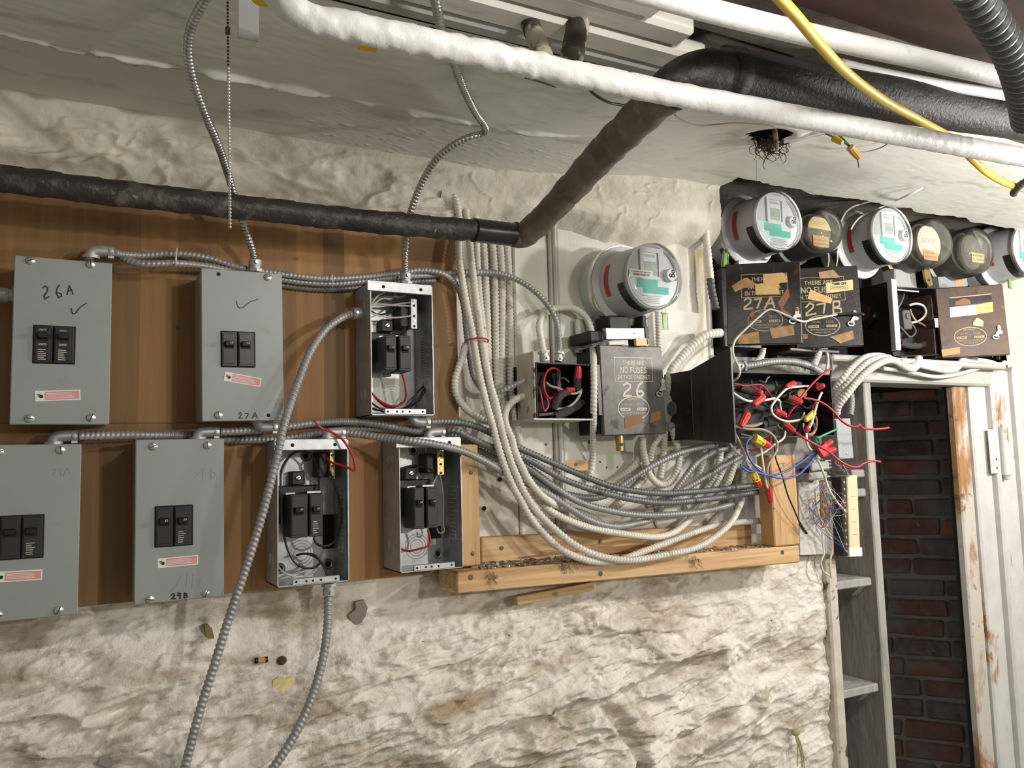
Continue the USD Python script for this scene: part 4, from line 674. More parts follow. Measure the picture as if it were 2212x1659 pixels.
# smooth pipes under the far cabinets
for lab, L, r, mt in (('cream conduit joint under the open wired cabinet', [(1943, 783, -.050), (1958, 793, -.054), (1972, 795, -.054), (1982, 785, -.050), (1984, 772, -.046)], .0105, 'armor_clean'), ('cream conduit sagging below the brown cabinet', [(1982, 786, -.040), (2010, 793, -.044), (2045, 799, -.044), (2066, 794, -.040), (2076, 782, -.036), (2082, 770, -.032)], .0095, 'armor_clean'),
                      ('thin cream conduit along the lintel to far right', [(2082, 780, -.030), (2110, 779, -.030), (2140, 784, -.030), (2158, 790, -.026), (2170, 784, -.020)], .0085, 'armor_clean'), ('thin pale cable drooping along the lintel front', [(1905, 796, -.030), (1960, 803, -.034), (2020, 814, -.036), (2070, 808, -.034), (2120, 794, -.030), (2160, 786, -.026)], .0055, 'white_trim')):
    m = MB(); m.tube(spline(route(L), .006), r, 12); solo('conduit_pipe', lab, 'pipe', m, mt, smooth=True)
# ties
def band(name, label, L, mt, r=.0016):
    m = MB(); m.tube(spline(route(L), .003), r, 6); return solo(name, label, 'tie', m, mt, smooth=True)
band('cable_tie', 'red cable tie round the two white cables of upright bundle', [(1004, 741, -.030), (1012, 734, -.050), (1032, 730, -.056), (1050, 732, -.054), (1055, 736, -.046), (1052, 739, -.030)], 'wire_red')
band('cable_tie', 'pale cable tie round the upper bundle near panel 26A', [(379, 576, -.055), (380, 560, -.072), (381, 542, -.055), (382, 536, -.040)], 'wire_white', .0013)
band('cable_tie', 'thin white tie hanging round the upper bundle between panels', [(712, 626, -.016), (718, 620, -.030), (718, 600, -.044), (716, 592, -.036)], 'wire_white', .0010)
# ================================================================== PIPES AND THINGS AT THE CEILING
def lumps(amp, k, seed): return lambda s, th, R: R*(1+amp*(meshkit.fbm(np.stack([s*k+0*th, np.cos(th)*1.1+0*s+seed, np.sin(th)*1.1+0*s], -1), 4, seed)-.5))
def wraps(amp, pitch, seed): return lambda s, th, R: R*(1+amp*((s/pitch+th/6.283) % 1-.5)*.5+amp*1.6*(meshkit.fbm(np.stack([s*34+0*th, np.cos(th)*1.1+0*s+seed, np.sin(th)*1.1+0*s], -1), 4, seed)-.5))
T = Thing('wrapped_pipe', 'black and brown tape wrapped pipe crossing the wall and rising to the ceiling', 'pipe', (.3, -.16, 1.97))
q0 = [P(-140, 372, -.16), P(0, 385, -.16), P(200, 411, -.16), P(500, 445, -.16), P(800, 478, -.16), P(1030, 498, -.16)]
m = MB(); m.tube(spline(q0, .004), .0185, 24, fn=wraps(.16, .045, 3)); T.part('black_section', m, 'black_wrap', smooth=True)
m = MB(); m.tube(spline([P(1022, 497, -.16), P(1065, 502, -.16), P(1113, 507, -.16)], .004), .0205, 24, fn=lumps(.06, 40, 5)); T.part('tape_band', m, 'tape', smooth=True, label='shiny black tape band')
m = MB(); m.tube(spline([P(1108, 506, -.16), P(1128, 508, -.163), P(1150, 494, -.185), P(1205, 438, -.25), P(1290, 345, -.36), P(1370, 264, -.475), P(1425, 213, -.545), P(1462, 188, -.578)], .004), .0222, 26, r1=.0285, fn=wraps(.13, .05, 9)); T.part('brown_riser', m, 'brown_wrap', smooth=True, label='brown wrapped riser')
m = MB(); m.tube(spline([P(1440, 203, -.563), P(1475, 174, -.586), P(1515, 160, -.600), P(1565, 158, -.605)], .004), .0300, 26, r1=.0330, fn=lumps(.10, 40, 12)); T.part('elbow', m, 'black_wrap', smooth=True)
m = MB(); m.tube([P(1562, 158, -.605), P(1590, 161, -.605)], .0365, 28); m.tube(spline([P(1586, 161, -.605), P(1900, 211, -.613), P(2212, 259, -.622), P(2420, 289, -.63)], .006), .0340, 28, fn=lumps(.05, 30, 15)); T.part('black_run', m, 'black_pipe', smooth=True, label='thick black pipe run below the ceiling')
def pipe(label, pts, r, mt, amp=.05, k=30, cat='pipe', name='ceiling_pipe', r1=None, fade=False):
    g = lumps(amp, k, len(label)); m = MB(); m.tube(spline(pts, .004), r, 20, fn=(lambda s, th, R: R+(g(s, th, R)-R)*(1-.8*sm(.25, .75, s))) if fade else g, r1=r1); return solo(name, label, cat, m, mt, smooth=True)
pipe('long white lumpy pipe slung lowest below the ceiling', [PZ(560, -60, 2.11), PZ(600, -15, 2.083), PZ(628, 14, 2.066), PZ(665, 38, 2.06), PZ(760, 58, 2.06), PZ(1000, 108, 2.06), PZ(1420, 196, 2.06), PZ(1800, 266, 2.06), PZ(2212, 340, 2.06), PZ(2380, 371, 2.06)], .0155, 'pipe_white', .36, 75, r1=.0148, fade=True)
pipe('white pipe running beside the maroon beam at upper right', [PZ(1300, -42, 2.12), PZ(1400, -14, 2.12), PZ(1500, 14, 2.12), PZ(1700, 64, 2.12), PZ(1900, 108, 2.12), PZ(2100, 152, 2.12), PZ(2300, 198, 2.12)], .0135, 'pipe_white', .05)
pipe('thin white pipe between the black pipe and the beam side pipe', [PZ(1815, 138, 2.185), PZ(1900, 158, 2.18), PZ(2050, 186, 2.175), PZ(2212, 212, 2.17), PZ(2320, 232, 2.17)], .0085, 'pipe_white', .03)
pipe('dirty flaking pipe hanging from above, left of the pair', [PZ(1118, -60, 2.26), PZ(1130, -5, 2.215), PZ(1145, 50, 2.165), PZ(1162, 95, 2.125), PZ(1174, 122, 2.10)], .0125, 'flaky_pipe', .12, 60, name='flaky_pipe')
pipe('dirty flaking pipe hanging from above, right of the pair', [PZ(1262, -60, 2.26), PZ(1256, -5, 2.215), PZ(1248, 55, 2.165), PZ(1240, 100, 2.125), PZ(1234, 128, 2.10)], .0150, 'flaky_pipe', .12, 60, name='flaky_pipe')
m = MB(); m.tube(spline([PZ(1650, -40, 2.05), PZ(1680, -8, 2.052), PZ(1722, 38, 2.058), PZ(1772, 98, 2.066), PZ(1832, 160, 2.075), PZ(1905, 214, 2.082), PZ(1990, 262, 2.090), PZ(2062, 304, 2.096), PZ(2100, 344, 2.098), PZ(2140, 378, 2.098), PZ(2185, 400, 2.098), PZ(2240, 414, 2.098)], .004), .0062, 12); solo('yellow_cable', 'thick yellow cable looping across the ceiling pipes', 'cable', m, 'yellow_cable', smooth=True)
m = MB(); m.tube(spline([PZ(2085, -40, 2.085), PZ(2112, 5, 2.082), PZ(2150, 62, 2.078), PZ(2184, 120, 2.074), PZ(2204, 185, 2.07), PZ(2216, 260, 2.07)], .0022), .0195, 20, fn=rib(.02, .0185, .22)); solo('corrugated_hose', 'dark grey corrugated hose at the upper right corner', 'hose', m, 'hose', smooth=True)
m = MB(); m.tube(spline([PZ(2190, 418, 2.09), PZ(2202, 402, 2.095), PZ(2216, 392, 2.10)], .0015), .0075, 12, fn=rib(.008, .005, .22)); solo('cable_gland', 'small dark threaded cable end at the right edge below the yellow cable', 'cable end', m, 'hose', smooth=True)
# pull chain
ch = Thing('pull_chain', 'beaded metal pull chain hanging in front of the black pipe', 'chain', P(497, 489, -.50))
top, bot = P(491, -60, -.50), P(497, 490, -.50); n = 74; m = MB(); m2 = MB()
for i in range(n):
    t = i/(n-1); p = top*(1-t)+bot*t
    (m if t > .38 else m2).ball(p, .0019 if t > .38 else .0014)
ch.part('bead', m, 'chrome', kind='stuff'); ch.part('upper_bead', m2, 'rope', kind='stuff', label='dark worn upper beads'); m = MB(); m.tube([top, bot], .0006, 6); ch.part('wire_core', m, 'screw')
m = MB(); m.tube([P(492, 60, -.50), P(492, 73, -.50)], .0028, 10); ch.part('coupling', m, 'nail')
o = PZ(537, -12, 2.12); m = MB(); m.box(-.011, .011, P(532, 85, o[1])[2], 2.20, -.0008, .0008, Fr((o[0], o[1], 0)), .0004); solo('hanging_strap', 'flat grey metal strap hanging beside the pull chain', 'strap', m, 'soft_gray')
m = MB(); m.ball(PZ(566, -2, 2.09), .012, 2, (1, .7, .6)); solo('plastic_piece', 'yellow green plastic piece by the bent end of white pipe', 'plastic piece', m, 'nut_yellow', smooth=True)
for (x, y, lab, w) in ((795, 104, 'yellow paper tag on the ceiling below the white pipe', .024), (868, 50, 'small yellow paper tag above the white pipe', .015)):
    o = PZ(x, y, float(ceil_z(.35))-.014 if y > 80 else 2.178); m = MB(); m.box(-w/2, w/2, -.007, .007, -.0012, .0, Fr(o, (1, -.05, 0), (0, 1, 0)), .0004); solo('paper_tag', lab, 'tag', m, 'nut_yellow')
wz = lambda x, y, z: PZ(x, y, z)
for lab, L, r in (('black wire bowing under white pipe toward brown riser', [(1272, 192, 2.10), (1290, 208, 2.11), (1325, 224, 2.13), (1372, 229, 2.14), (1400, 226, 2.15)], .0022), ('thin dark wire along the ceiling left of the black one', [(1135, 168, 2.155), (1160, 175, 2.160), (1220, 193, 2.168), (1290, 207, 2.175)], .0013), ('thin brown wire sagging along the ceiling towards the ragged hole', [(1458, 248, 2.165), (1480, 262, 2.17), (1515, 271, 2.18), (1580, 266, 2.19), (1640, 268, 2.20), (1672, 273, 2.21)], .0014),
                  ('thin black wire behind white pipe near the dirty pipes', [(800, 60, 2.175), (835, 43, 2.172), (860, 39, 2.170), (905, 46, 2.168), (935, 58, 2.165), (952, 70, 2.165)], .0018)):
    m = MB(); m.tube(spline([wz(*l) for l in L], .004), r, 8); solo('ceiling_wire', lab, 'wire', m, 'wire_black' if 'black' in lab else 'wire_tan', smooth=True)
# rusty debris hanging in the hole
R = random.Random(11); T = Thing('rusted_fixture_remains', 'rusty brown wire remains hanging from the ragged ceiling hole', 'fixture remains', PZ(1660, 330, 2.14))
m = MB(); m.ball((HX-.005, HY, 2.245), .030, 2, (1.3, .8, .5)); T.part('rust_lump', m, 'rope')
m = MB(); m.tube(spline([PZ(1672, 272, 2.24), PZ(1676, 300, 2.20), PZ(1678, 322, 2.185)], .004), .0045, 8); T.part('pipe_stub', m, 'rust_edge')
m = MB()
for k in range(46):
    x, y = R.uniform(1632, 1690), R.uniform(292, 312); a = PZ(x, y, 2.215); L = [a]
    for j in range(5): a = a+V(R.gauss(0, .006), R.gauss(0, .006), -R.uniform(.001, .011)); L.append(a)
    m.tube(spline(L, .004), R.uniform(.0006, .0020), 5, r1=.0004)
T.part('frayed_strand', m, 'rope', kind='stuff'); m = MB(); m.tube([PZ(1634, 345, 2.165), PZ(1634, 398, 2.12)], .0004, 4); T.part('dust_thread', m, 'rope')
T = Thing('yellow_wire_nut', 'yellow wire nut on loose wires at the ceiling over the meters', 'wire nut', PZ(1845, 330, 2.17))
def nut_mesh(m, b, t, r, flutes=9, tip=.62):
    pts = [b+(t-b)*x for x in (0, .12, .14, .3, .55, .8, .95, 1.0)]; rr = np.array([1.0, 1.02, .92, .9, .85, .76, tip+.05, tip-.12])*r
    return m.tube(pts, r, 36, fn=lambda s, th, R: rr[:, None]*(1+.11*np.cos(flutes*th)*((np.arange(8) > 1) & (np.arange(8) < 6))[:, None]))
b, t = PZ(1836, 318, 2.185), PZ(1856, 342, 2.168); m = MB(); nut_mesh(m, b, t, .0075); T.part('shell', m, 'amber', smooth=50)
m = MB(); m.tube(spline([PZ(1782, 288, 2.213), PZ(1800, 296, 2.205), PZ(1825, 308, 2.195), PZ(1838, 320, 2.185)], .004), .002, 8); m.tube(spline([PZ(1812, 292, 2.213), PZ(1826, 305, 2.2), PZ(1838, 320, 2.185)], .004), .002, 8); m.tube(spline([PZ(1842, 328, 2.178), PZ(1852, 345, 2.165), PZ(1855, 362, 2.15)], .004), .0012, 6); m.tube(spline([PZ(1845, 325, 2.19), PZ(1870, 328, 2.20), PZ(1905, 318, 2.208), PZ(1922, 306, 2.213)], .004), .0013, 6); T.part('wire', m, 'wire_gray')
m = MB(); nut_mesh(m, PZ(1800, 298, 2.205), PZ(1820, 309, 2.19), .0065); solo('yellow_wire_nut', 'second yellow wire nut half hidden behind the white pipe', 'wire nut', m, 'nut_yellow', smooth=50)
# white wire drooping over the meter row
m = MB(); m.tube(spline([PZ(1992, 406, 2.213), PZ(1960, 422, 2.20), P(1920, 440, -.06), P(1885, 456, -.055), P(1855, 472, -.05), P(1838, 496, -.045)], .005), .0026, 8); solo('loose_wire', 'white wire drooping from the ceiling over the second smart meter', 'wire', m, 'wire_white', smooth=True)
m = MB(); m.tube(spline([P(1900, 432, -.02), P(1860, 440, -.01), P(1834, 452, -.01), P(1820, 470, -.01), P(1812, 500, .01)], .005), .0026, 8); solo('loose_wire', 'white wire behind the first glass dome meter top', 'wire', m, 'wire_white', smooth=True)
o = P(2160, 455, -.04); m = MB(); m.box(-.08, .12, -.006, .006, -.012, .012, Fr(o, (1, 0, -.13), (0, 0, 1)), .003); solo('wood_strip', 'short white painted wooden strip above the far meters', 'strip', m, 'white_trim')
# ================================================================== METERS
def arc(m, fr, r0, r1, c0, c1, t0, t1, n=14):
    m.lathe([(r0, c0), (r1, c1)], fr, n, seg=(math.radians(t0), math.radians(t1))); return m
def smart_meter(label, px, py, yf, dia, tag=None, knob='white', barcode=False, flange_px=None):
    o = P(px, py, yf); Zd = (o-EYE)@FWD; r = dia/2*Zd/FPX; fr = Fr(o); T = Thing('smart_meter', label, 'electric meter', o+V(0, .1, -r*1.2), 'grey smart meters')
    m = MB(); m.lathe([(0, -.0055), (r*.90, -.0055), (r*.965, -.004), (r*.985, -.010), (r*1.02, -.060), (r*1.045, -.086), (r*1.07, -.0905)], fr, 56); T.part('body', m, 'meter_body', smooth=30)
    m = MB(); m.lathe([(r*.90, -.0045), (r*.93, 0), (r*.975, -.001), (r*.995, -.006)], fr, 56); T.part('face_rim', m, 'meter_white', smooth=40)
    m = MB(); m.lathe([(r*1.05, -.088), (r*1.16, -.090), (r*1.25, -.094), (r*1.25, -.099), (r*1.05, -.101)], fr, 56); T.part('flange', m, 'meter_gray', smooth=30)
    m = MB(); m.lathe([(r*1.20, -.0965), (r*1.275, -.0955), (r*1.29, -.101), (r*1.275, -.108), (r*1.22, -.110)], fr, 56); m.lathe([(r*1.14, -.108), (r*1.20, -.110), (r*1.20, -.128), (r*1.14, -.130)], fr, 56); T.part('locking_ring', m, 'chrome', smooth=30)
    m = MB(); m.lathe([(r*1.16, -.102), (r*1.21, -.125), (r*1.18, -.155), (0, -.155)], fr, 48); T.part('base', m, 'meter_gray', smooth=30)
    m = MB(); arc(m, fr, r*1.035, r*1.043, -.074, -.060, 152, 208); p = T.part('red_label', m, 'sticker_red', smooth=True)
    m = MB(); arc(m, fr, r*1.000, r*1.010, -.036, -.012, 192, 262); T.part('dark_window', m, 'ink', smooth=True)
    # face
    R9 = Point(0, 0).buffer(r*.90, quad_segs=16); low = R9.intersection(sbox(-r, -r, r, -r*.06)); m = MB(); m.prism(low, -.0055, -.0015, fr); p = T.part('name_plate', m, 'meter_white')
    m = MB(); m.prism(R9.intersection(unary_union([sbox(-r*.62, -r*.36, r*.15, -r*.08), sbox(-r*.40, -r*.52, r*.55, -r*.30)]).buffer(-.001).buffer(.001)), -.0015, -.0011, fr); T.part('teal_label', m, 'teal', p)
    m = MB(); q = random.Random(int(px))
    for k in range(5): w = r*q.uniform(.25, .5); m.box(-w, w, -r*(.60+.05*k)-.0006, -r*(.60+.05*k)+.0006, -.0015, -.0012, fr)
    for k in range(3): m.box(-r*.5, -r*.5+r*q.uniform(.3, .6), -r*(.15+.08*k), -r*(.15+.08*k)+.001, -.0011, -.0009, fr)
    T.part('plate_print', m, 'soft_gray', p)
    m = MB(); m.prism(sbox(-r*.40, -r*.04, r*.34, r*.80).buffer(r*.06, quad_segs=4).difference(sbox(-r*.33, r*.0, r*.22, r*.72)), -.0055, -.0005, fr); p = T.part('display_frame', m, 'meter_gray')
    m = MB(); m.box(-r*.33, r*.22, r*.0, r*.72, -.0055, -.0040, fr); T.part('display_bed', m, 'meter_white', p)
    m = MB(); m.box(-r*.28, r*.16, r*.05, r*.45, -.0040, -.0030, fr, .0005); T.part('display', m, 'lcd', p)
    m = MB(); m.text('888', r*.16, fr, -r*.05, r*.16, -.0030) if not barcode else m.box(-r*.2, r*.1, r*.15, r*.17, -.0030, -.0028, fr)
    for k in range(9): m.box(-r*.26+r*.045*k, -r*.24+r*.045*k, r*.58, r*.67, -.0040, -.0038, fr)
    T.part('display_print', m, 'soft_gray', p)
    if barcode:
        m = MB(); m.box(-r*.88, -r*.02, -r*.08, r*.16, -.0006, -.0002, fr, .0002); p = T.part('barcode_label', m, 'paper'); m = MB()
        for k in range(26): m.box(-r*.76+r*.024*k, -r*.76+r*.024*k+r*q.choice([.008, .014]), -r*.02, r*.05, -.0002, 0, fr)
        for k in range(14): m.box(-r*.80+r*.05*k, -r*.80+r*.05*k+r*.028, r*.08, r*.11, -.0002, 0, fr)
        T.part('barcode', m, 'ink', p)
    kf = fr.sub(r*.56, r*.06 if barcode else r*.02); m = MB(); m.lathe([(r*.20, -.0055), (r*.20, .008), (r*.18, .0105), (0, .0105)], kf, 24); p = T.part('optical_port', m, 'meter_white' if barcode else 'meter_gray', smooth=30)
    m = MB()
    for (a, b) in ((-.05, -.02), (.05, -.02), (.05, .10)): m.lathe([(r*.03, .0106), (r*.045, .0112), (r*.06, .0106)], kf, 12, a*r, b*r)
    T.part('port_ring', m, 'ink', p)
    m = MB(); m.lathe([(0, .0125 if not barcode else .0125), (r*.88, .0125), (r*.99, .008), (r*1.012, .0), (r*1.018, -.014)], fr, 56); T.part('clear_cover', m, 'clear_plastic', smooth=40)
    return T, fr, r
def dome_meter(label, px, py, yf, dia, plate, sticker, ring='meter_dark', depth=.125, inner=.62):
    o = P(px, py, yf); Zd = (o-EYE)@FWD; r = dia/2*Zd/FPX; fr = Fr(o); T = Thing('dome_meter', label, 'electric meter', o+V(0, .1, -r*1.1), 'old glass dome meters')
    m = MB(); m.lathe([(0, 0), (r*.5, -.0015), (r*.78, -.007), (r*.93, -.020), (r*.995, -.042), (r*1.02, -depth), (r*1.12, -depth-.004)], fr, 48); T.part('glass_dome', m, 'clear_glass', smooth=True)
    m = MB(); m.lathe([(r*1.02, -depth+.006), (r*1.13, -depth+.002), (r*1.15, -depth-.008), (r*1.10, -depth-.022), (0, -depth-.022)], fr, 48); T.part('rim', m, ring, smooth=30)
    m = MB(); m.lathe([(0, -.040), (r*.70, -.040), (r*.74, -.044), (r*.74, -.050), (r*inner, -.052), (r*inner, -depth)], fr, 36); m.box(-r*.8, r*.8, -r*.25, r*.18, -depth, -.075, fr, .004); m.lathe([(r*.30, -.055), (r*.86, -.060), (r*.86, -.064), (r*.3, -.066)], fr, 36); T.part('mechanism', m, 'meter_dark')
    m = MB(); m.prism(Point(0, 0).buffer(r*.70, quad_segs=12).intersection(sbox(-r, plate[1]*r, r, plate[2]*r)), -.040, -.0385, fr); p = T.part('dial_plate', m, plate[0])
    m = MB(); q = random.Random(int(px))
    for k in range(4): m.lathe([(r*.075, -.0385), (r*.085, -.0382), (r*.095, -.0385)], fr, 12, -r*.36+r*.24*k, r*(plate[1]*.45+plate[2]*.55))
    for k in range(3): b = r*(plate[1]+.12+.09*k); m.box(-r*.38, r*q.uniform(.1, .38), b, b+.0009, -.0385, -.0382, fr)
    T.part('dial_print', m, 'soft_gray', p)
    if sticker:
        mt, a0, a1, b0, b1 = sticker; cc = -.0375; m = MB(); m.box(a0*r, a1*r, b0*r, b1*r, cc, cc+.0006, fr, .0002); p = T.part('sticker', m, mt); m = MB()
        for k in range(2): m.box((a0+.08)*r, (a1-.1*k-.08)*r, (b0+.1+.16*k)*r, (b0+.16+.16*k)*r, cc+.0006, cc+.0008, fr)
        T.part('sticker_print', m, 'soft_gray', p)
    return T, fr, r
M1, f1, r1 = smart_meter('large grey smart meter alone on the white boards, with barcode label', 1412, 597, -.125, 146, barcode=True)
M2, f2, r2 = smart_meter('grey smart meter over the cabinet marked 27A, first of the right row', 1681, 478, -.075, 131)
M3, f3, r3 = dome_meter('small old glass dome meter between the two smart meters of the row', 1798, 492, -.065, 104, ('yellow_paper', .12, .62), ('amber_sticker', -.45, .5, -.66, -.18))
M4, f4, r4 = smart_meter('grey smart meter over the open wired cabinet, second of right row', 1926, 508, -.09, 123)
M5, f5, r5 = dome_meter('large glass dome meter with brass ring and pale dial plate', 2036, 517, -.085, 112, ('paper', -.62, .66), ('amber_sticker', -.42, .45, -.70, -.30), ring='brass')
M6, f6, r6 = dome_meter('dark glass dome meter with a torn cream sticker, beside the last meter', 2128, 537, -.07, 108, ('meter_dark', -.5, .5), ('yellow_paper', -.05, .85, -.42, -.02))
M7, f7, r7 = smart_meter('grey smart meter cut off by the right picture edge', 2222, 541, -.085, 112)
# socket hardware under the lone meter
T = Thing('meter_socket', 'silver meter socket bracket below the lone smart meter', 'meter socket', P(1360, 725, -.06))
s = quad_frame((1307, 708), (1398, 708), (1400, 733), (1311, 733), -.075, -.075)
m = MB(); m.box(-s.W/2, s.W/2, -s.H/2, s.H/2, -.012, 0, s, .001); p = T.part('front_bar', m, 'galv'); m = MB(); m.text('100 AMPS', .0045, s, .012, -.002, 0); m.strokes([[(-.018+.006*math.cos(a), .006*math.sin(a)) for a in np.linspace(0, 6.28, 16)], [(-.021, -.002), (-.015, .002)], [(-.021, .002), (-.015, -.002)]], .0007, s); T.part('stamping', m, 'soft_gray', p)
m = MB(); m.box(-s.W/2-.030, -s.W/2, -s.H/2-.002, s.H/2-.004, -.09, -.012, s, .002); m.box(-.02, .035, s.H/2, s.H/2+.03, -.08, -.03, s, .002); m.box(s.W/2, s.W/2+.012, -.02, .04, -.07, -.014, s, .002); T.part('jaw_block', m, 'soot')
m = MB(); m.box(-s.W/2+.01, -.002, -s.H/2-.010, -s.H/2-.002, -.02, -.006, s, .001); T.part('white_block', m, 'paper'); m = MB(); m.box(s.W/2-.034, s.W/2-.006, -s.H/2-.014, -s.H/2+.002, -.004, .004, s, .001); T.part('yellow_tag', m, 'yellow_paper', label='yellowed plastic tag')
m = MB(); m.box(s.W/2-.008, s.W/2+.002, -.010, .014, -.002, .002, s, .001); T.part('hasp', m, 'ink')
def seal(label, px, py, y, w, h, rot=0.0):
    f = Fr(P(px, py, y)).sub(0, 0, 0, rot); T = Thing('meter_seal', label, 'seal tag', f.o-V(0, 0, h/2)); m = MB(); m.box(-w/2, w/2, -h/2, h/2, -.0025, .0025, f, .001); T.part('case', m, 'clear_plastic')
    m = MB(); m.box(-w*.28, w*.28, -h*.42, h*.42, -.0012, .0012, f, .001); T.part('insert', m, 'seal_green'); m = MB(); m.tube(spline([f.p(-w*.2, h*.3), f.p(-w*.3, h*.65), f.p(0, h*.85), f.p(w*.3, h*.65), f.p(w*.2, h*.3)], .002), .0006, 6); T.part('wire_loop', m, 'screw')
seal('green seal tag hanging below right of the lone smart meter', 1435, 694, -.06, .0175, .036); seal('pale green seal tag hanging below the 27A smart meter', 1567, 561, -.01, .018, .040, -.18); seal('pale green seal tag beside the open black cabinet', 1922, 640, -.04, .014, .04, -.5); seal('green and white seal tag under the last meter', 2182, 612, -.03, .02, .032)
m = MB(); m.box(-.006, .006, -.01, .012, -.010, 0, Fr(P(1655, 552, .0)), .001); m.box(-.05, .02, -.012, .0, -.02, -.004, Fr(P(1632, 565, .01)), .001)
solo('socket_terminal', 'white metal socket terminals under the 27A smart meter', 'terminal', m, 'galv')
T = Thing('brass_hasp', 'brass bracket hanging from the brass ringed dome meter', 'bracket', P(2008, 610, -.01)); f = Fr(P(2004, 600, -.015)); m = MB(); m.prism(Polygon([(-.014, .022), (.012, .022), (.020, -.018), (.004, -.024), (-.008, -.012)]), -.006, 0, f); T.part('plate', m, 'brass'); m = MB(); m.lathe([(0, .001), (.004, .001), (.005, 0)], f.sub(.004, -.006), 12); T.part('hole', m, 'ink')

for lab, L in (('thin white wire hanging left under the first dome meter', [(1789, 548, -.02), (1790, 562, -.018), (1787, 580, .0), (1786, 592, .01)]), ('thin white wire hanging right under the first dome meter', [(1808, 542, -.02), (1809, 556, -.018), (1806, 576, .0), (1805, 590, .01)])):
    m = MB(); m.tube(spline(route(L), .004), .0022, 8); solo('loose_wire', lab, 'wire', m, 'wire_white', smooth=True)
m = MB(); f = Fr(P(1822, 560, .03)); m.box(-.018, .022, -.03, .018, -.03, 0, f, .003); solo('grey_block', 'small grey block under the second smart meter of the right row', 'block', m, 'gray_putty')
m = MB(); f = Fr(P(1950, 605, .02)); m.box(-.03, .06, -.02, .03, -.04, 0, f, .003); solo('grey_block', 'pale grey panel behind the brass bracket under the brass ringed meter', 'block', m, 'gray_putty')
# ================================================================== FUSE CABINETS
def px_rect(m, f, q, c0, c1):
    """polygon given in pixels on a frame's face"""
    return m.prism(Polygon([tuple(a) for a in f.pts(q)]).buffer(0), c0, c1, f)
def emblem(T, f, cx, cy, rx, ry, parent, mt='gold_ink'):
    m = MB(); e = np.array([(cx+rx*math.cos(a), cy+ry*math.sin(a)) for a in np.linspace(0, 2*math.pi, 40)]); m.strokes([e], rx*.05, f)
    m.text('CAT.NO.', ry*.15, f, cx-rx*.35, cy+ry*.28, width=rx*.5); m.text('3333', ry*.20, f, cx+rx*.42, cy+ry*.24, width=rx*.45); m.text('METROPOLITAN DEVICE CORP', ry*.16, f, cx, cy-ry*.50, width=rx*1.5); m.text('BROOKLYN NEW YORK', ry*.13, f, cx, cy-ry*.74, width=rx*.9)
    m.box(cx-rx*.85, cx-rx*.22, cy-ry*.20, cy+ry*.04, 0, .0003, f); m.box(cx+rx*.22, cx+rx*.86, cy-ry*.20, cy+ry*.04, 0, .0003, f)
    m.text('MURRAY', ry*.20, f, cx, cy+ry*.68, width=rx*.75)
    p = T.part('emblem', m, mt, parent); m = MB(); m.text('60 AMP.', ry*.15, f, cx-rx*.53, cy-ry*.16, .0003, width=rx*.5); m.text('125 V.', ry*.15, f, cx+rx*.53, cy-ry*.16, .0003, width=rx*.5); T.part('emblem_figures', m, 'ink', parent)
def latch(T, f, px, py, parent, h=.03):
    a, b = f.at(px, py); m = MB(); m.strokes([[(a, b+h*.5), (a, b+h*.1)], [(a-.008, b-h*.28), (a-.003, b-h*.02), (a+.004, b-h*.02)]], .008, f, .001, .003); e = [(a-.010+.007*math.cos(t), b-h*.42+.005*math.sin(t)) for t in np.linspace(0, 6.28, 18)]; m.strokes([e], .0028, f, .001, .003); p = T.part('latch', m, 'screw', parent); m = MB(); m.lathe([(0, .006), (.0045, .005), (.005, .001)], f.sub(a, b+h*.45), 12); T.part('rivet', m, 'rust_edge', p)
def cabinet(label, q, yl, yr, mt, depth, number=None, labels=(), emb=None, lat=None, words=None, wp=None, numw=.0042, seedm='cabinet', nmt='gold_ink', torn=None):
    f = quad_frame(*q, yl, yr); W, H = f.W, f.H; xL = f.p(-W/2, 0, 0)
    T = Thing('fuse_cabinet', label, 'fuse cabinet', f.p(0, -H/2, -depth/2))
    m = MB(); m.box(-W/2, W/2, -H/2, H/2, -.012, 0, f, .0018); dp = T.part('door', m, mt)
    bx = Fr(V(f.p(0, 0, 0)[0], (yl+(yr if yr is not None else yl))/2*0+yl+.016, f.o[2])); m = MB(); wx = W*f.ex[0]; m.box(-wx/2+.002, wx/2-.004, -H/2+.002, H/2-.002, -depth, 0, bx, .0015); T.part('body', m, seedm)
    if words:
        (x0, y0, x1, y1) = words; a0, b1 = f.at(x0, y0); a1, b0 = f.at(x1, y1); m = MB(); w, h = a1-a0, b1-b0
        m.strokes([[(a0, b0), (a1, b0), (a1, b1), (a0, b1), (a0, b0)]], .0011, f); ca = (a0+a1)/2
        m.text('THERE ARE', h*.165, f, ca, b0+h*.70, width=w*.56, bold=True); m.text('NO FUSES', h*.24, f, ca, b0+h*.36, width=w*.70, bold=True); m.text('IN THIS CABINET', h*.165, f, ca, b0+h*.10, width=w*.86, bold=True); T.part('lettering', m, wp or 'pale_ink', dp)
    if number: m = MB(); m.strokes([f.pts(l) for l in number], numw, f, 0, .0003); T.part('painted_number', m, nmt, dp)
    if emb:
        (x, y, rx, ry) = emb; a, b = f.at(x, y); a2, _ = f.at(x+rx, y); _, b2 = f.at(x, y-ry); emblem(T, f, a, b, abs(a2-a), abs(b2-b), dp, 'pale_ink' if nmt == 'pale_ink' else 'gold_ink')
    for k, (lm, poly) in enumerate(labels): m = MB(); px_rect(m, f, poly, .0003+.0003*k, .0007+.0003*k); T.part('paper_scrap', m, lm, dp)
    if lat: latch(T, f, *lat, dp)
    return T, f, dp
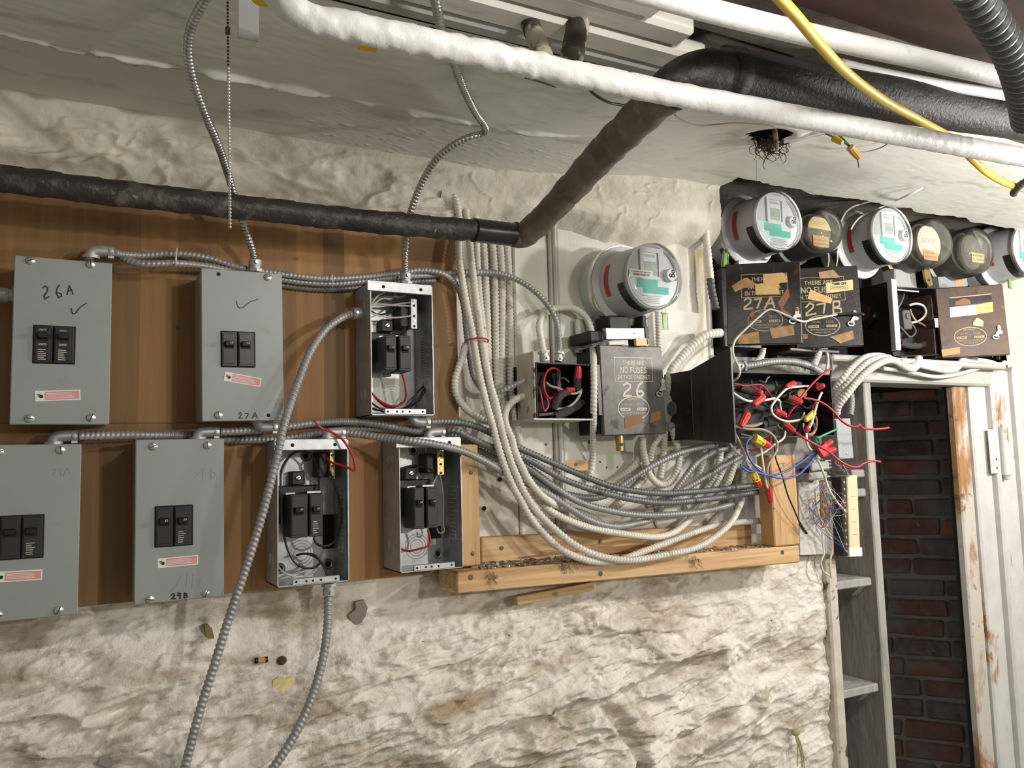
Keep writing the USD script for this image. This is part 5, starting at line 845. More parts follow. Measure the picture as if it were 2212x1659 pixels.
c26, g26, d26 = cabinet('black steel fuse cabinet marked 26 below the lone smart meter', ((1296, 745), (1432, 748), (1438, 937), (1304, 941)), -.065, -.065, 'cabinet_gray', .075, words=(1326, 772, 1410, 824), emb=(1369, 882, 33, 25), lat=(1430, 838),
    number=[[(1347, 832), (1355, 827), (1361, 831), (1361, 838), (1349, 849), (1347, 855), (1363, 855)], [(1387, 826), (1379, 833), (1375, 846), (1377, 855), (1385, 857), (1390, 850), (1385, 844), (1376, 847)]], nmt='pale_ink',
    labels=(('brown_label', [(1349, 900), (1386, 895), (1388, 912), (1372, 918), (1350, 926)]), ('brown_label', [(1406, 893), (1426, 886), (1426, 907), (1402, 914)])))
m = MB(); m.box(-.011, -.003, -.05, .05, -.02, .002, g26.sub(-g26.W/2, 0)); c26.part('hinge_side', m, 'cabinet_gray')
c27a, g27a, d27a = cabinet('black fuse cabinet marked 27A with torn paper labels, left of the row', ((1568, 571), (1729, 564), (1733, 742), (1572, 746)), -.015, None, 'cabinet', .10, words=(1601, 594, 1701, 640), emb=(1653, 692, 38, 23), lat=(1722, 682),
    number=[[(1608, 649), (1616, 643), (1622, 648), (1620, 654), (1608, 664), (1608, 668), (1625, 666)], [(1630, 647), (1644, 645), (1636, 665)], [(1652, 666), (1665, 641), (1673, 664)], [(1656, 656), (1671, 655)]], wp='gold_ink',
    labels=(('amber_sticker', [(1648, 592), (1690, 589), (1700, 595), (1702, 610), (1649, 613)]), ('old_label', [(1580, 618), (1605, 602), (1614, 600), (1632, 612), (1628, 622), (1607, 622), (1588, 631)]), ('amber_sticker', [(1631, 614), (1682, 611), (1683, 636), (1632, 637)]), ('brown_label', [(1702, 620), (1706, 640), (1690, 666), (1712, 682), (1695, 684), (1680, 655)]), ('old_label', [(1590, 726), (1638, 716), (1641, 742), (1596, 744)]), ('old_label', [(1662, 710), (1714, 702), (1716, 724), (1668, 732)]), ('brown_label', [(1618, 680), (1626, 672), (1635, 690), (1626, 694)])))
c27b, g27b, d27b = cabinet('black fuse cabinet marked 27B with a cream turn off sticker', ((1712, 580), (1856, 573), (1863, 747), (1716, 753)), -.010, None, 'cabinet', .09, words=(1712, 602, 1826, 648), emb=(1777, 703, 37, 22), lat=(1846, 688),
    number=[[(1741, 664), (1749, 655), (1757, 658), (1756, 665), (1742, 677), (1742, 682), (1762, 677)], [(1765, 658), (1782, 655), (1779, 676)], [(1800, 652), (1800, 678)], [(1800, 652), (1813, 651), (1813, 661), (1801, 665), (1816, 666), (1818, 676), (1800, 678)]], wp='gold_ink',
    labels=(('yellow_paper', [(1784, 612), (1842, 604), (1843, 626), (1785, 634)]), ('amber_sticker', [(1744, 646), (1750, 625), (1798, 645), (1795, 656)]), ('old_label', [(1768, 588), (1800, 583), (1815, 600), (1770, 602)]), ('old_label', [(1792, 728), (1842, 714), (1844, 732), (1815, 742)]), ('brown_label', [(1733, 722), (1744, 722), (1744, 732), (1735, 733)])))
m = MB(); a, b = g27b.at(1813, 613); m.text('TURN-OFF', .006, g27b, a, b-.003, .0012, width=.034, bold=True)
for k in range(3): m.box(a-.022, a+.02, b-.007-.003*k, b-.0063-.003*k, .0008, .0014, g27b)
c27b.part('sticker_print', m, 'ink', d27b)
# open wired cabinet: box, folded door, wires
xh = P(1916, 690, -.10)[0]; T = Thing('open_fuse_cabinet', 'open black cabinet with loose white wires, between 27B and the brown cabinet', 'fuse cabinet', P(1970, 770, -.02))
fo = quad_frame((1918, 622), (2026, 622), (2030, 768), (1922, 770), -.005, -.005); W, H = fo.W, fo.H; D = .085
m = MB(); m.box(-W/2, W/2, -H/2, H/2, -D, -D+.002, fo); T.part('back_plate', m, 'box_in'); m = MB(); m.box(W/2-.002, W/2, -H/2, H/2, -D, 0, fo); m.box(-W/2, W/2, H/2-.002, H/2, -D, 0, fo); m.box(-W/2, W/2, -H/2, -H/2+.003, -D, .002, fo); T.part('side_wall', m, 'box_in')
m = MB(); m.box(-W/2, -W/2+.030, -H/2, H/2+.004, -.006, .002, fo, .001); m.box(-W/2, -W/2+.002, -H/2, H/2, -D, 0, fo); T.part('left_flange', m, 'cabinet')
m = MB(); q = Fr(V(P(1902, 690, -.030)[0], -.030, P(1902, 684, -.030)[2]), (0, -1, 0), (0, 0, 1)); m.box(-.055, .045, -.095, .085, -.002, .002, q, .001); p = T.part('folded_door', m, 'cabinet'); m = MB(); m.box(.034, .048, -.093, .088, -.008, .012, q, .001); T.part('door_lip', m, 'galv_dull', p)
latch(T, Fr(q.p(.015, 0, -.002), (0, -1, 0), (0, 0, 1), (-1, 0, 0)), 1892, 694, p)
for (x, y) in ((1923, 688), (2022, 698)): a, b = fo.at(x, y); m = MB(); m.box(a-.010, a+.012, b-.013, b+.013, .002, .004, fo, .003); m.box(a-.001, a+.003, b-.006, b+.006, .004, .0045, fo); T.part('lug', m, 'galv_dull')
a, b = fo.at(1958, 690, -.05); m = MB(); m.box(a-.016, a+.016, b-.028, b+.026, -.07, -.045, fo, .003); m.lathe([(0, -.040), (.008, -.041), (.009, -.045)], fo, 14, a-.002, b+.008); p = T.part('fuse_block', m, 'wire_gray')
m = MB(); a2, b2 = fo.at(1985, 735, -.05); m.box(a-.02, a2, b2-.02, b2+.012, -.08, -.06, fo, .003); T.part('lower_block', m, 'breaker_matte')
for mt, r, L in (('white', .0032, [(1964, 660, -.045), (1980, 656, -.035), (1996, 662, -.03), (2000, 676, -.03), (1990, 690, -.035), (1968, 697, -.045)]), ('tan', .0028, [(1966, 668, -.045), (1976, 690, -.04), (1998, 704, -.035), (2017, 722, -.035), (2012, 738, -.04), (2000, 745, -.045), (1975, 742, -.05)]), ('gray', .0028, [(1940, 702, -.05), (1952, 714, -.04), (1966, 728, -.04), (1978, 715, -.045), (1972, 703, -.05), (1955, 706, -.05)]), ('gray', .003, [(1940, 664, -.05), (1948, 650, -.045), (1952, 635, -.05)]), ('gray', .003, [(1928, 735, -.02), (1932, 755, -.01), (1942, 768, -.005), (1958, 772, -.005)]), ('red', .0016, [(1951, 742, -.05), (1956, 733, -.045)])):
    m = MB(); m.tube(spline(fpts(fo, L), .004), r, 8); T.part('wire', m, 'wire_'+mt)
m = MB(); m.tube(spline(fpts(fo, [(1944, 742, -.05), (1970, 748, -.045), (1990, 746, -.045), (2004, 738, -.045)]), .004), .008, 10); T.part('taped_splice', m, 'cloth_tape'); m = MB(); m.tube(spline(fpts(fo, [(1938, 626, -.01), (1984, 630, -.01)]), .01), .0022, 6); T.part('white_rod', m, 'armor_clean')
cbr, gbr, dbr = cabinet('brown rusty fuse cabinet with a torn white label, near right edge', ((2025, 623), (2171, 613), (2177, 766), (2030, 774)), -.010, None, 'cabinet_brown', .09, emb=(2096, 727, 35, 20), lat=(2158, 718), seedm='cabinet_brown',
    labels=(('cabinet', [(2051, 644), (2141, 634), (2142, 650), (2052, 664)]), ('brown_label', [(2063, 652), (2082, 644), (2095, 648), (2097, 658), (2064, 660)]), ('paper', [(2051, 664), (2108, 658), (2110, 680), (2052, 686)]), ('amber_sticker', [(2108, 658), (2144, 652), (2145, 674), (2110, 679)]), ('yellow_paper', [(2102, 696), (2110, 686), (2124, 694), (2123, 706), (2101, 703)]), ('tan_label', [(2033, 756), (2073, 750), (2074, 764), (2035, 770)])))
m = MB(); px_rect(m, gbr, [(2049, 643), (2141, 634), (2142, 636), (2051, 645)], .0002, .0009); cbr.part('label_border', m, 'gold_ink', dbr)
cbk, gbk, dbk = cabinet('brown steel cabinet half hidden behind the brown rusty one', ((2150, 640), (2206, 636), (2208, 772), (2150, 776)), .03, .03, 'cabinet_brown', .06, lat=(2201, 706), labels=(('tan_label', [(2174, 664), (2198, 664), (2200, 690), (2175, 692)]),))
m = MB(); f = quad_frame((2028, 598), (2090, 594), (2090, 618), (2030, 622), .03, .03); m.box(-f.W/2, f.W/2, -f.H/2, f.H/2, -.04, 0, f, .002); T = Thing('switch_box', 'small grey box with a tan sticker over the brown cabinet', 'box', f.p(0, -f.H/2, -.02)); T.part('case', m, 'gray_box'); m = MB(); a, b = f.at(2072, 608); m.box(a-.020, a+.020, b-.014, b+.014, 0, .0006, f); T.part('sticker', m, 'tan_label')
# wide plate under 27B, shelf lip
m = MB(); m.box(P(1704, 752, -.015)[0], P(1812, 756, -.015)[0], P(1750, 761, -.015)[2], P(1750, 753, -.015)[2], -.06, .018, WALLF, .002); solo('paint_spattered_plate', 'paint spattered black plate under cabinet 27B', 'plate', m, 'cabinet_streak')
m = MB(); m.box(1.30, 1.66, 1.80, 1.835, -.06, -.02, WALLF, .002); solo('support_board', 'rough brown board behind the cables under the 27 cabinets', 'board', m, 'old_plank')
# padlock like brass cylinder
T = Thing('brass_padlock', 'brass cylinder lock hanging from the foot of cabinet 26', 'lock', P(1340, 975, -.05)); m = MB(); m.tube([P(1338, 936, -.05), P(1340, 974, -.05)], .0088, 18); T.part('barrel', m, 'brass'); m = MB(); m.lathe([(0, .0012), (.0032, .001), (.0036, 0)], Fr(P(1343, 960, -.0588)), 12); T.part('keyhole', m, 'ink')
m = MB(); m.box(-.013, .013, -.03, .032, -.006, .004, Fr(P(1255, 722, .012)), .003); m.box(-.016, .016, -.040, -.030, -.004, .010, Fr(P(1255, 722, .012)), .002); solo('painted_bracket', 'small white painted bracket on the boards beside the arching cable', 'bracket', m, 'white_trim')
# ------------------------------------------------------------------ small junction box
fj = quad_frame((1157, 783), (1277, 787), (1280, 906), (1161, 904), -.07, -.07); W, H = fj.W, fj.H; D = .09
T = Thing('junction_box', 'small open black junction box with red wire nuts', 'junction box', fj.p(0, -H/2, -D/2)); JB = T
m = MB(); m.box(-W/2, W/2, -H/2, H/2, -D, -D+.002, fj); T.part('back_plate', m, 'box_in')
m = MB(); m.box(-W/2, -W/2+.002, -H/2, H/2, -D, 0, fj); m.box(W/2-.002, W/2, -H/2, H/2, -D, 0, fj); m.box(-W/2, W/2, H/2-.002, H/2, -D, 0, fj); T.part('side_wall', m, 'box_in')
m = MB(); m.box(-W/2-.008, W/2, -H/2-.002, -H/2+.001, -D, .002, fj); T.part('bottom_side', m, 'white_trim')
z0, z1 = P(1150, 908, -.07)[2], P(1140, 759, -.06)[2]; xl = fj.p(-W/2, 0, 0)[0]; m = MB(); m.box(xl-.004, xl-.0005, z0, z1, .0, .069, WALLF, .0012); T.part('painted_lid', m, 'flaked_trim', label='open lid seen edge on, flaking white paint over rust')
for mt, r, L in (('red', .0022, [(1207, 801, -.03), (1196, 795, -.02), (1184, 800, -.015), (1175, 820, -.012), (1176, 842, -.012), (1186, 860, -.02), (1196, 856, -.03), (1205, 846, -.04)]), ('red', .0018, [(1162, 836, -.02), (1168, 850, -.012), (1172, 875, -.01), (1176, 888, -.012), (1183, 880, -.014), (1184, 868, -.016), (1174, 850, -.02)]), ('white', .0026, [(1256, 842, -.02), (1250, 858, -.015), (1238, 872, -.02), (1220, 882, -.03), (1200, 883, -.04)]), ('white', .0024, [(1221, 845, -.025), (1234, 850, -.02), (1246, 849, -.018), (1256, 840, -.018)]), ('tan', .0024, [(1180, 826, -.02), (1190, 834, -.02), (1205, 838, -.02), (1222, 846, -.025)]), ('gray', .002, [(1209, 803, -.04), (1208, 820, -.035), (1205, 834, -.035)]), ('gray', .0016, [(1210, 818, -.03), (1218, 817, -.025), (1229, 826, -.02)]), ('gray', .003, [(1164, 896, -.03), (1190, 894, -.03), (1215, 892, -.03), (1250, 876, -.03)])):
    m = MB(); m.tube(spline(fpts(fj, L), .003), r, 8); T.part('wire', m, 'wire_'+mt)
for L, r in (([(1196, 880, -.03), (1205, 862, -.022), (1216, 850, -.022), (1228, 846, -.024)], .008), ([(1198, 900, -.03), (1215, 893, -.028), (1240, 880, -.028), (1256, 868, -.03)], .009), ([(1247, 842, -.02), (1247, 816, -.016)], .0085)): T.part('taped_splice', MB().tube(spline(fpts(fj, L), .004), r, 10), 'cloth_tape')
def nut(label, fr, b, t, r=.0085, mt='nut_red', c0=0.0, c1=0.0, name='wire_nut', wings=False):
    bb, tt = fr.p(*fr.at(*b, c0), c0), fr.p(*fr.at(*t, c1), c1); m = MB(); nut_mesh(m, bb, tt, r)
    return solo(name, label, 'wire nut', m, mt, smooth=50)
nut('red wire nut pointing up at the right of the small junction box', fj, (1248, 818), (1249, 789), .0078, c0=-.016, c1=-.010); nut('red wire nut lying in the middle of the small junction box', fj, (1224, 843), (1242, 842), .0062, c0=-.020, c1=-.012)
# ------------------------------------------------------------------ splice box
fs = quad_frame((1492, 800), (1796, 809), (1802, 942), (1497, 949), -.08, -.08); W, H = fs.W, fs.H; D = .085
T = Thing('splice_box', 'long open black splice box full of wires, its lid swung out on left', 'splice box', fs.p(0, -H/2, -D/2)); SB = T
m = MB(); m.box(-W/2, W/2, -H/2, H/2, -D, -D+.002, fs); T.part('back_plate', m, 'box_in')
m = MB(); m.box(-W/2, -W/2+.002, -H/2, H/2, -D, 0, fs); p = T.part('left_side', m, 'cabinet'); m = MB(); m.box(W/2-.002, W/2, -H/2, H/2, -D, 0, fs); T.part('right_side', m, 'box_in')
m = MB(); m.box(-W/2, W/2, H/2-.002, H/2, -D, .001, fs); T.part('top_side', m, 'box_in'); m = MB(); m.box(-W/2, W/2, -H/2, -H/2+.002, -D, .004, fs); T.part('bottom_side', m, 'cabinet_streak')
lf = Fr(fs.p(-W/2, 0, -D/2), (0, -1, 0), (0, 0, 1)); m = MB(); rr = random.Random(4); m.prism(Polygon([(-.04+.02*math.cos(t)*rr.uniform(.7, 1.4), .005+.05*math.sin(t)*rr.uniform(.7, 1.3)) for t in np.linspace(0, 6.2, 26)]).buffer(0), 0, .0006, lf); T.part('paint_splash', m, 'armor_clean', p, label='splash of white paint')
m = MB(); m.lathe([(0, .002), (.015, .002), (.016, .0006)], lf, 20, -.022, -.004); T.part('knockout', m, 'wire_gray', p); m = MB(); m.tube([lf.p(-.024, -.042, 0), lf.p(-.024, -.042, .016)], .010, 14); T.part('cable_bushing', m, 'galv_dull', p)
xh = fs.p(-W/2, 0, 0)[0]; df = Fr(V(xh+.001, -.082, fs.o[2]), (0, -1, 0), (0, 0, 1)); m = MB(); m.prism(Polygon([(0, -.075), (.119, -.086), (.119, .103), (0, .071)]), -.003, .001, df); p = T.part('swung_lid', m, 'cabinet_streak', label='blackened lid standing straight out from the wall'); m = MB(); a = np.linspace(1.2, 5.1, 20); m.strokes([[(.073+.013*math.cos(t), .006+.013*math.sin(t)) for t in a]], .0012, Fr(df.p(0, 0, -.003), (0, -1, 0), (0, 0, 1), (-1, 0, 0)), 0); T.part('stamped_ring', m, 'ink', p)
for mt, r, L in (('black', .003, [(1585, 840, -.04), (1620, 850, -.03), (1650, 852, -.03), (1690, 857, -.03), (1720, 840, -.04), (1735, 838, -.05)]), ('black', .003, [(1584, 876, -.04), (1610, 880, -.03), (1640, 872, -.03), (1668, 880, -.035), (1690, 868, -.03), (1715, 874, -.03), (1735, 868, -.04)]), ('black', .0028, [(1583, 868, -.05), (1640, 862, -.05), (1700, 880, -.05), (1760, 876, -.05)]), ('black', .003, [(1730, 875, -.03), (1745, 882, -.03), (1752, 872, -.04), (1742, 862, -.05)]), ('gray', .003, [(1676, 825, -.06), (1678, 840, -.05), (1674, 852, -.045)]), ('gray', .003, [(1622, 820, -.06), (1624, 838, -.05)]), ('gray', .0032, [(1600, 840, -.03), (1590, 836, -.03), (1581, 842, -.03)]), ('tan', .003, [(1582, 905, -.02), (1596, 916, -.01), (1620, 921, -.01), (1645, 914, -.02)]), ('gray', .003, [(1610, 920, -.03), (1640, 914, -.03), (1660, 905, -.04)]), ('tan', .0028, [(1752, 905, -.04), (1760, 925, -.03), (1755, 936, -.02), (1744, 938, -.01)]), ('tan', .0028, [(1735, 915, -.04), (1740, 935, -.03), (1752, 940, -.02), (1764, 920, -.03), (1762, 900, -.04)]), ('gray', .0028, [(1736, 890, -.04), (1738, 900, -.04)]), ('tan', .0026, [(1678, 916, -.02), (1688, 926, -.01), (1697, 916, -.015)]), ('gray', .0028, [(1600, 938, -.02), (1640, 946, -.01), (1680, 944, -.01)]), ('gray', .0024, [(1640, 822, -.03), (1652, 826, -.02), (1658, 816, -.02), (1662, 814, -.02)]), ('black', .0034, [(1720, 852, -.04), (1706, 860, -.03), (1700, 866, -.03)])):
    m = MB(); m.tube(spline(fpts(fs, L), .004), r, 8); T.part('wire', m, 'wire_'+mt)
m = MB()
for a_, b_, r in (((1600, 838, -.02), (1630, 848, -.006), .0085), ((1655, 912, -.03), (1682, 906, -.02), .012), ((1645, 918, -.03), (1655, 914, -.03), .009), ((1758, 838, -.03), (1768, 834, -.012), .009), ((1714, 829, -.02), (1728, 830, -.03), .006), ((1700, 858, -.01), (1711, 863, -.006), .009), ((1606, 885, -.015), (1614, 897, -.008), .009)): T.part('taped_splice', MB().tube(fpts(fs, [a_, b_]), r, 12), 'cloth_tape')
a, b = fs.at(1779, 849, -.03); m = MB(); m.tube(fpts(fs, [(1786, 850, -.06), (1778, 849, -.03)]), .012, 8); T.part('lock_nut', m, 'gray_box'); m = MB(); m.tube(fpts(fs, [(1728, 855, -.05), (1733, 850, -.03)]), .011, 12); T.part('copper_bushing', m, 'copper')
T.part('bushing', MB().tube(fpts(fs, [(1795, 884, -.06), (1780, 884, -.035)]), .011, 14), 'shiny')
# wires that hang out of it
def wire(label, L, mt, r=.0022, name='loose_wire', fr=None):
    m = MB(); m.tube(spline(route([(x, y, -.08-c) for x, y, c in L]), .003), r, 8); return solo(name, label, 'wire', m, 'wire_'+mt, smooth=True)
tail = [(x, y, -.08-c) for x, y, c in [(1583, 752, -.020), (1587, 775, .004), (1596, 792, .012), (1598, 807, .012), (1591, 818, 0), (1582, 822, -.012)]]
dr = fpts(g27b, [(1809, 679, .012), (1785, 684, .014), (1760, 689, .018)])+fpts(g27a, [(1724, 692, .014), (1698, 681, .010), (1678, 672, .009), (1661, 669, .008), (1638, 686, .008), (1609, 713, .008), (1592, 730, .010)])+route(tail)
m = MB(); m.tube(spline(dr, .003), .0026, 8); solo('loose_wire', 'white wire draped across the doors of cabinets 27A and 27B, down to the splice box', 'wire', m, 'wire_white', smooth=True)
m = MB(); m.tube(spline(fpts(g27b, [(1809, 679, .012), (1838, 678, .012), (1866, 679, .014)]), .003), .0034, 8); solo('loose_wire', 'black taped end of the white wire across cabinet 27B', 'wire', m, 'wire_black', smooth=True)
wire('thin red wire along the top left of the splice box', [(1583, 827, -.02), (1610, 833, -.012), (1631, 831, -.01), (1645, 832, -.01), (1656, 842, -.014), (1667, 858, -.018), (1670, 868, -.02)], 'red')
wire('dark red wire rising from the splice box past its top right corner', [(1725, 866, .006), (1737, 850, .006), (1756, 828, .008), (1776, 809, .012), (1795, 797, .016)], 'red', .0026)
wire('dark red wire running down left from the centre nut in the splice box', [(1724, 872, .0), (1712, 884, -.006), (1704, 896, -.012), (1698, 906, -.02)], 'red', .0026)
wire('long red wire reaching out right from splice box across the doorway', [(1735, 860, 0), (1764, 865, .008), (1786, 876, .016), (1805, 894, .024), (1817, 908, .030), (1836, 920, .036), (1852, 921, .040), (1857, 917, .042), (1862, 924, .042), (1880, 927, .046), (1920, 924, .052)], 'red', .0028)
wire('long red wire drooping lowest to the right below the splice box', [(1714, 931, .012), (1746, 952, .030), (1789, 975, .044), (1814, 996, .050), (1835, 1007, .052), (1852, 1009, .052), (1866, 1001, .052), (1885, 996, .052), (1902, 998, .054)], 'red', .0028)
wire('short green wire knotted at the lower right corner of the splice box', [(1808, 927, .018), (1792, 934, .020), (1769, 945, .022), (1763, 950, .022), (1766, 956, .022), (1770, 950, .026), (1764, 944, .026), (1762, 952, .020), (1766, 966, .014)], 'green', .0026)
wire('blue wire in a deep loop from the upper yellow nut to the red winged connectors', [(1630, 945, .030), (1615, 952, .030), (1612, 967, .030), (1617, 986, .034), (1633, 1009, .040), (1656, 1025, .044), (1691, 1033, .044), (1721, 1027, .038), (1743, 1008, .024), (1764, 978, .010)], 'blue', .0024)
wire('blue wire in a shallow loop from the lower yellow nut to the winged connectors', [(1626, 1020, .038), (1612, 1016, .034), (1600, 1006, .028), (1604, 1003, .026), (1618, 1013, .034), (1640, 1022, .042), (1663, 1027, .046), (1694, 1020, .044), (1725, 1002, .030), (1764, 972, .012)], 'blue', .0024)
wire('black wire hanging in front of the wooden post, its end bared', [(1672, 940, .008), (1673, 962, .016), (1676, 990, .022), (1689, 1026, .022), (1702, 1070, .020), (1718, 1107, .016), (1729, 1132, .010), (1741, 1151, .008)], 'black', .0017)
wire('thick black stripped tip of the wire hanging on the wooden post', [(1728, 1131, .012), (1735, 1143, .010), (1742, 1152, .008)], 'black', .0034)
wire('white wire hanging to the red nut on the wooden post', [(1642, 950, .020), (1644, 968, .026), (1648, 1000, .034), (1654, 1038, .034), (1658, 1055, .030)], 'white', .0022)
wire('tan wire arching from splice box lid down to the nut on the wooden post', [(1583, 919, .0), (1615, 927, .016), (1646, 928, .022), (1667, 938, .026), (1678, 956, .028), (1678, 971, .028), (1668, 990, .030), (1659, 1006, .030), (1657, 1025, .030), (1660, 1052, .028)], 'tan', .0030)
wire('tan wire from the splice box corner down to the lower yellow nut', [(1583, 930, .004), (1596, 952, .014), (1607, 978, .024), (1612, 996, .030), (1622, 1014, .036)], 'tan', .0028)
wire('white wire curling from under the splice box lid to the lower yellow nut', [(1577, 958, -.02), (1591, 977, -.004), (1604, 986, .012), (1618, 998, .026), (1632, 1005, .030), (1646, 1014, .030)], 'white', .0024)
wire('white wire leading left from below splice box to the cable ends', [(1696, 931, -.004), (1692, 947, .010), (1673, 960, .018), (1654, 975, .016), (1630, 987, .004)], 'white', .0026)
wire('white wire making a wide loop in the middle of the splice box', [(1748, 834, -.012), (1717, 836, -.004), (1701, 839, 0), (1685, 853, 0), (1673, 868, -.002), (1666, 880, -.002), (1668, 892, -.002), (1678, 902, -.004), (1698, 910, -.006), (1717, 909, -.008), (1731, 905, -.012), (1737, 892, -.02)], 'white', .0028)
wire('white wire crossing the left half of the splice box', [(1582, 847, -.006), (1599, 859, .002), (1615, 866, .006), (1640, 866, .002), (1660, 863, -.002), (1673, 861, -.004), (1684, 866, -.006)], 'white', .0030)
wire('white wire running down the right end of splice box and out below', [(1775, 848, -.01), (1767, 866, -.002), (1759, 894, .004), (1751, 919, .006), (1743, 931, .006), (1742, 946, .014), (1744, 960, .016), (1755, 974, .010)], 'white', .0030)
wire('thin red wire beside the white one at the right end of splice box', [(1763, 864, -.012), (1754, 887, -.004), (1751, 906, 0), (1743, 924, .004)], 'red', .0022)
wire('thin white wire inside splice box between the two right nuts', [(1686, 868, -.02), (1686, 880, -.014), (1690, 892, -.008), (1698, 900, -.006)], 'white', .0022)
wire('short red wire loop under the upper yellow and red nut', [(1645, 948, .012), (1662, 944, .016), (1665, 952, .022), (1660, 960, .026)], 'red', .0022)
wire('short pink red wire crossing below the splice box to the left', [(1609, 972, -.004), (1630, 972, .010), (1648, 967, .018)], 'red', .0020)
wire('pair of white wires hanging from cabinet 27B into splice box corner', [(1786, 762, .0), (1789, 780, .006), (1786, 795, .006), (1783, 806, .002)], 'white', .0030)
wire('greyish wire hanging from cabinet 27B at the splice box right corner', [(1790, 764, .0), (1796, 780, .006), (1796, 800, .006), (1793, 815, -.004)], 'gray', .0030)
for lab, b, t, c0, c1, r in (('red wire nut highest at the left in the splice box', (1632, 846), (1647, 850), -.004, .012, .0092), ('red wire nut pointing down left, just below the highest left one', (1647, 857), (1628, 875), .004, .012, .0088), ('red wire nut at far left of the splice box beside its lid', (1613, 896), (1600, 922), -.004, .012, .0094), ('red wire nut near the top middle of the splice box', (1714, 829), (1698, 836), -.014, .0, .0078), ('red wire nut at the upper right corner of the splice box', (1765, 837), (1781, 832), -.010, .006, .0080), ('red wire nut at the centre of splice box with the red wire over it', (1710, 861), (1733, 870), -.006, .012, .0090),
    ('red wire nut below the centre of splice box, left of the yellow one', (1676, 889), (1699, 897), -.006, .008, .0078), ('red wire nut at the bottom middle of splice box with a long red wire', (1697, 919), (1717, 932), -.004, .014, .0084), ('red wire nut seen end on at the bottom right of splice box', (1744, 924), (1744, 931), -.012, .014, .0078)): nut(lab, fs, b, t, r, c0=c0, c1=c1)
nut('red wire nut hanging in front of the wooden post', fs, (1657, 1052), (1665, 1085), .0078, c0=.028, c1=.018)
nut('yellow wire nut inside the right half of the splice box', fs, (1757, 892), (1740, 908), .0075, 'nut_yellow', -.004, .006); nut('small yellow nut tip behind the bottom middle red nut', fs, (1694, 916), (1707, 918), .0052, 'nut_yellow', -.02, -.010)
for lab, a, b, c in (('yellow and red wire nut just below the splice box', (1629, 946), (1647, 956), (1664, 964)), ('yellow and red wire nut hanging beside the wooden post', (1627, 1019), (1634, 1037), (1641, 1052))):
    T = Thing('two_tone_wire_nut', lab, 'wire nut', P(*b, -.11)); pa, pb, pc = [P(*x, -.112) for x in (a, b, c)]; m = MB(); nut_mesh(m, pa, pb+(pb-pa)*.15, .0100, 6, .8); T.part('yellow_skirt', m, 'nut_yellow', smooth=50)
    m = MB(); nut_mesh(m, pb-(pb-pa)*.2, pc, .0080, 6); w = (pc-pa)/np.linalg.norm(pc-pa); u = np.cross(w, (0, 1, 0)); m.box(-.012, .012, -.007, .007, -.0022, .0022, Fr(pb+u*0, w, u), .0015); T.part('red_tip', m, 'nut_red', smooth=50)
T = Thing('winged_connector', 'pair of bright red winged wire connectors at the lower right of splice box', 'wire nut', P(1780, 968, -.10)); m = MB(); nut_mesh(m, P(1768, 974, -.094), P(1796, 953, -.100), .0090, 4, .8); T.part('upper_connector', m, 'nut_red', smooth=50); m = MB(); nut_mesh(m, P(1774, 982, -.098), P(1803, 970, -.104), .0088, 4, .8); T.part('lower_connector', m, 'nut_red', smooth=50)
m = MB(); m.prism(Polygon([(-.020, .002), (.008, .014), (.012, -.010), (-.004, -.018)]), -.004, .004, Fr(P(1778, 970, -.104))); T.part('wing', m, 'nut_red')
# ================================================================== WOOD FRAME
T = Thing('wooden_ledge', 'pine board shelf frame carrying the sagging cables, with a low back rail', 'shelf', (1.02, -.03, 1.37))
f = Fr(V(1.0245, 0, 1.3905), (math.cos(-.0145), 0, math.sin(-.0145)), (0, 0, 1)); m = MB(); m.box(-.416, .4145, -.0185, .0185, -.004, .080, f, .002); T.part('front_board', m, 'pine')
f2 = Fr(V(1.045, .02, 1.438), (math.cos(-.020), 0, math.sin(-.02)), (0, 0, 1)); m = MB(); m.box(-.348, .335, -.030, .018, -.012, .018, f2, .002); T.part('back_rail', m, 'pine')
for (x, y) in ((1017, 1247), (1297, 1239), (1690, 1193)):
    a, b = f.at(x, y, .08); m = MB(); m.lathe([(0, .081), (.0048, .0808), (.005, .0795)], f, 12, a, b); T.part('nail_head', m, 'nail')
for (x, y) in ((1084, 1184), (1297, 1170)): p = P(x, y, .001); m = MB(); m.lathe([(0, .001), (.0036, .001), (.004, 0)], Fr(p), 12); T.part('nail_head', m, 'nail')
m = MB(); f = Fr(V(.6505, 0, 1.525), (1, 0, .0), (-.035, 0, 1)); m.box(-.020, .019, -.106, .112, -.016, .050, f, .002); T = Thing('wooden_stud', 'short upright pine stud between the open panel and the cable bundle', 'stud', (.65, -.02, 1.42)); T.part('stud', m, 'pine_up'); 
for (x, y) in ((1017, 1021), (1021, 1196)): a, b = f.at(x, y, .05); m = MB(); m.lathe([(0, .0515), (.0036, .051), (.004, .05)], f, 12, a, b); T.part('nail_head', m, 'nail')
m = MB(); f = Fr(V(1.4065, 0, 1.5035)); m.box(-.0385, .0385, -.0985, .0995, .036, .078, f, .0025); T = Thing('wooden_post', 'stout upright pine post block on the right end of the ledge', 'post', (1.4065, -.03, 1.405)); T.part('post', m, 'pine_up')
m = MB(); a, b = f.at(1690, 1003, .0785); m.strokes([[(a-.01, b), (a+.002, b+.003), (a+.008, b+.002)], [(a+.002, b+.003), (a+.003, b-.004)]], .0014, f, .078); a, b = f.at(1670, 1098, .078); m.strokes([[(a-.004, b), (a+.006, b)]], .0014, f, .078); T.part('nail', m, 'nail')
